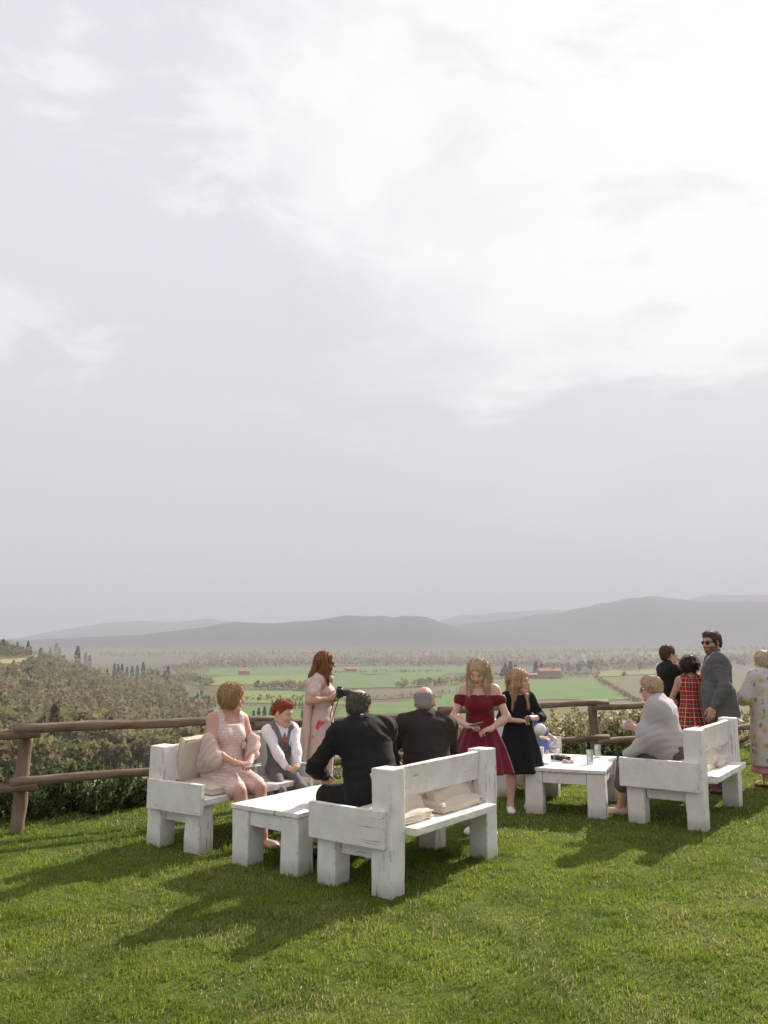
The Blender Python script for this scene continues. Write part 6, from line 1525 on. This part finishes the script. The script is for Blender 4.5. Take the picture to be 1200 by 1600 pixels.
# toy with white balls in the black-dressed girl's hands
p, F = BLKG; a = p.rotation_euler[2]
def p2w(p, v): c, s_ = math.cos(p.rotation_euler[2]), math.sin(p.rotation_euler[2]); return (p.location[0] + c * v[0] - s_ * v[1], p.location[1] + s_ * v[0] + c * v[1], p.location[2] + v[2])
root = empty('ball_toy', p2w(p, F.Wr[-1])); root.rotation_euler = (0, 0, a); tag(root, 'white paper ball on a thin wire loop held by the girl in black', 'toy')
M_BALL = simple('white_paper_ball', (.80, .76, .74), .7, 0, .05, 20, .2); o_ = F.Wr[-1]; h1 = F.Wr[1] + F.hand[1][0] * .07 - o_; h2 = F.hand[-1][0] * .085
mid = (h1 + h2) / 2; pts = [h1 + (h2 - h1) * t + A3([0, .05 * math.sin(t * PI), -.03 * math.sin(t * PI) + .0]) for t in np.linspace(0, 1, 9)] + [h2 + A3([-.01, .02, -.03]), A3([-.045, .09, -.075])]
pts2 = [h1 + (h2 - h1) * t + A3([0, .04 * math.sin(t * PI), .035 * math.sin(t * PI)]) for t in np.linspace(0, 1, 9)]
D = Sdf(); [D.add(seg(x, y, .0035), .001) for x, y in zip(pts, pts[1:])]; [D.add(seg(x, y, .0035), .001) for x, y in zip(pts2, pts2[1:])]; put(D, 'wire', BLACKPL, root, .0045)
for c_, r_ in ((A3([-.045, .115, -.105]), .060),):
    D = Sdf(); D.add(ell(c_, (r_, r_, r_)), .001); D.warp(lambda x, y, z, c_=c_: .0012 * np.sin(np.arctan2(x - c_[0], y - c_[1]) * 16)); put(D, 'ball', M_BALL, root, .007)
# beer bottle
p, F, mouth, bd = DRINK; root = empty('beer_bottle', p2w(p, mouth + bd * .004)); tag(root, 'amber beer bottle tipped to the mouth of the man in black', 'bottle')
wd = Vector(p2w(p, mouth + bd)) - Vector(p2w(p, mouth)); root.rotation_mode = 'QUATERNION'; root.rotation_quaternion = wd.normalized().to_track_quat('Z', 'Y')
M_AMBER = simple('amber_glass', (.40, .26, .04), .1, 0, .1, 20); M_LBL = simple('yellow_label', (.62, .50, .12), .5, 0, .15, 60)
lathe('bottle_body', [(.010, 0), (.0135, .002), (.0125, .03), (.013, .075), (.022, .11), (.031, .135), (.031, .235), (.027, .242), (.002, .238)], M_AMBER, root, 18); lathe('label', [(.0315, .15), (.0318, .152), (.0318, .215), (.0315, .217)], M_LBL, root, 18)
# phone of the girl in red, glass of the shawl woman, card of the woman in blush
p, F = REDG; hw_ = F.Wr[1] + F.hand[1][0] * .09 + A3([0, 0, .018]); root = empty('phone', p2w(p, hw_)); root.rotation_euler = (.25, .1, p.rotation_euler[2] + .9); tag(root, 'dark phone in the hand of the girl in the red dress', 'phone')
D = Sdf(); D.add(rbox((0, 0, 0), (.032, .066, .001), .004), .002); put(D, 'phone_case', simple('phone_silver', (.25, .24, .24), .35), root, .005); link('screen', box_mesh('screen', -.030, .030, -.062, .062, .0052, .0066, GLASSDK), root)
p, F = SHAWLW; hw_ = F.Wr[-1] + F.hand[-1][0] * .085 + A3([.02, .015, -.03]); root = empty('drinking_glass', p2w(p, hw_)); tag(root, 'small clear glass held by the woman in the grey shawl', 'glass')
lathe('glass', [(.026, 0), (.027, .004), (.032, .085), (.0295, .085), (.024, .012), (.002, .010)], M_GLASS, root); lathe('drink', [(.002, .0105), (.0235, .0125), (.027, .045), (.002, .045)], M_WATER, root)
p, F = PINKW; c_ = (F.Wr[1] + F.Wr[-1]) / 2 + A3([-.02, .12, -.02]); root = empty('paper_card', p2w(p, c_)); root.rotation_euler = (.15, -.1, p.rotation_euler[2] + .5); tag(root, 'folded white card in the hands of the woman in blush', 'card')
D = Sdf(); D.add(rbox((0, 0, 0), (.06, .045, .001), .0025), .001); D.add(rbox((0, .004, .008), (.058, .043, .0006), .002, Rx(.12)), .001); put(D, 'card', simple('white_card', (.78, .76, .72), .8), root, .004)
# ================================================================== HAZE over the valley
hz_m = bpy.data.materials.new('valley_haze'); hz_m.use_nodes = True
t = hz_m.node_tree; t.nodes.clear(); H_ = NT(t)
vol = H_.n('ShaderNodeVolumePrincipled'); vol.inputs['Color'].default_value = (0.70, 0.715, 0.825, 1); vol.inputs['Density'].default_value = 2.1e-4
vol.inputs['Anisotropy'].default_value = 0.0
o_ = H_.n('ShaderNodeOutputMaterial'); H_.l(vol.outputs[0], o_.inputs['Volume'])
tag(link('haze', box_mesh('haze', -14500, 14500, -14500, 14500, PLAIN - 8, 760, hz_m)), 'pale valley haze', 'haze', None, 'stuff')
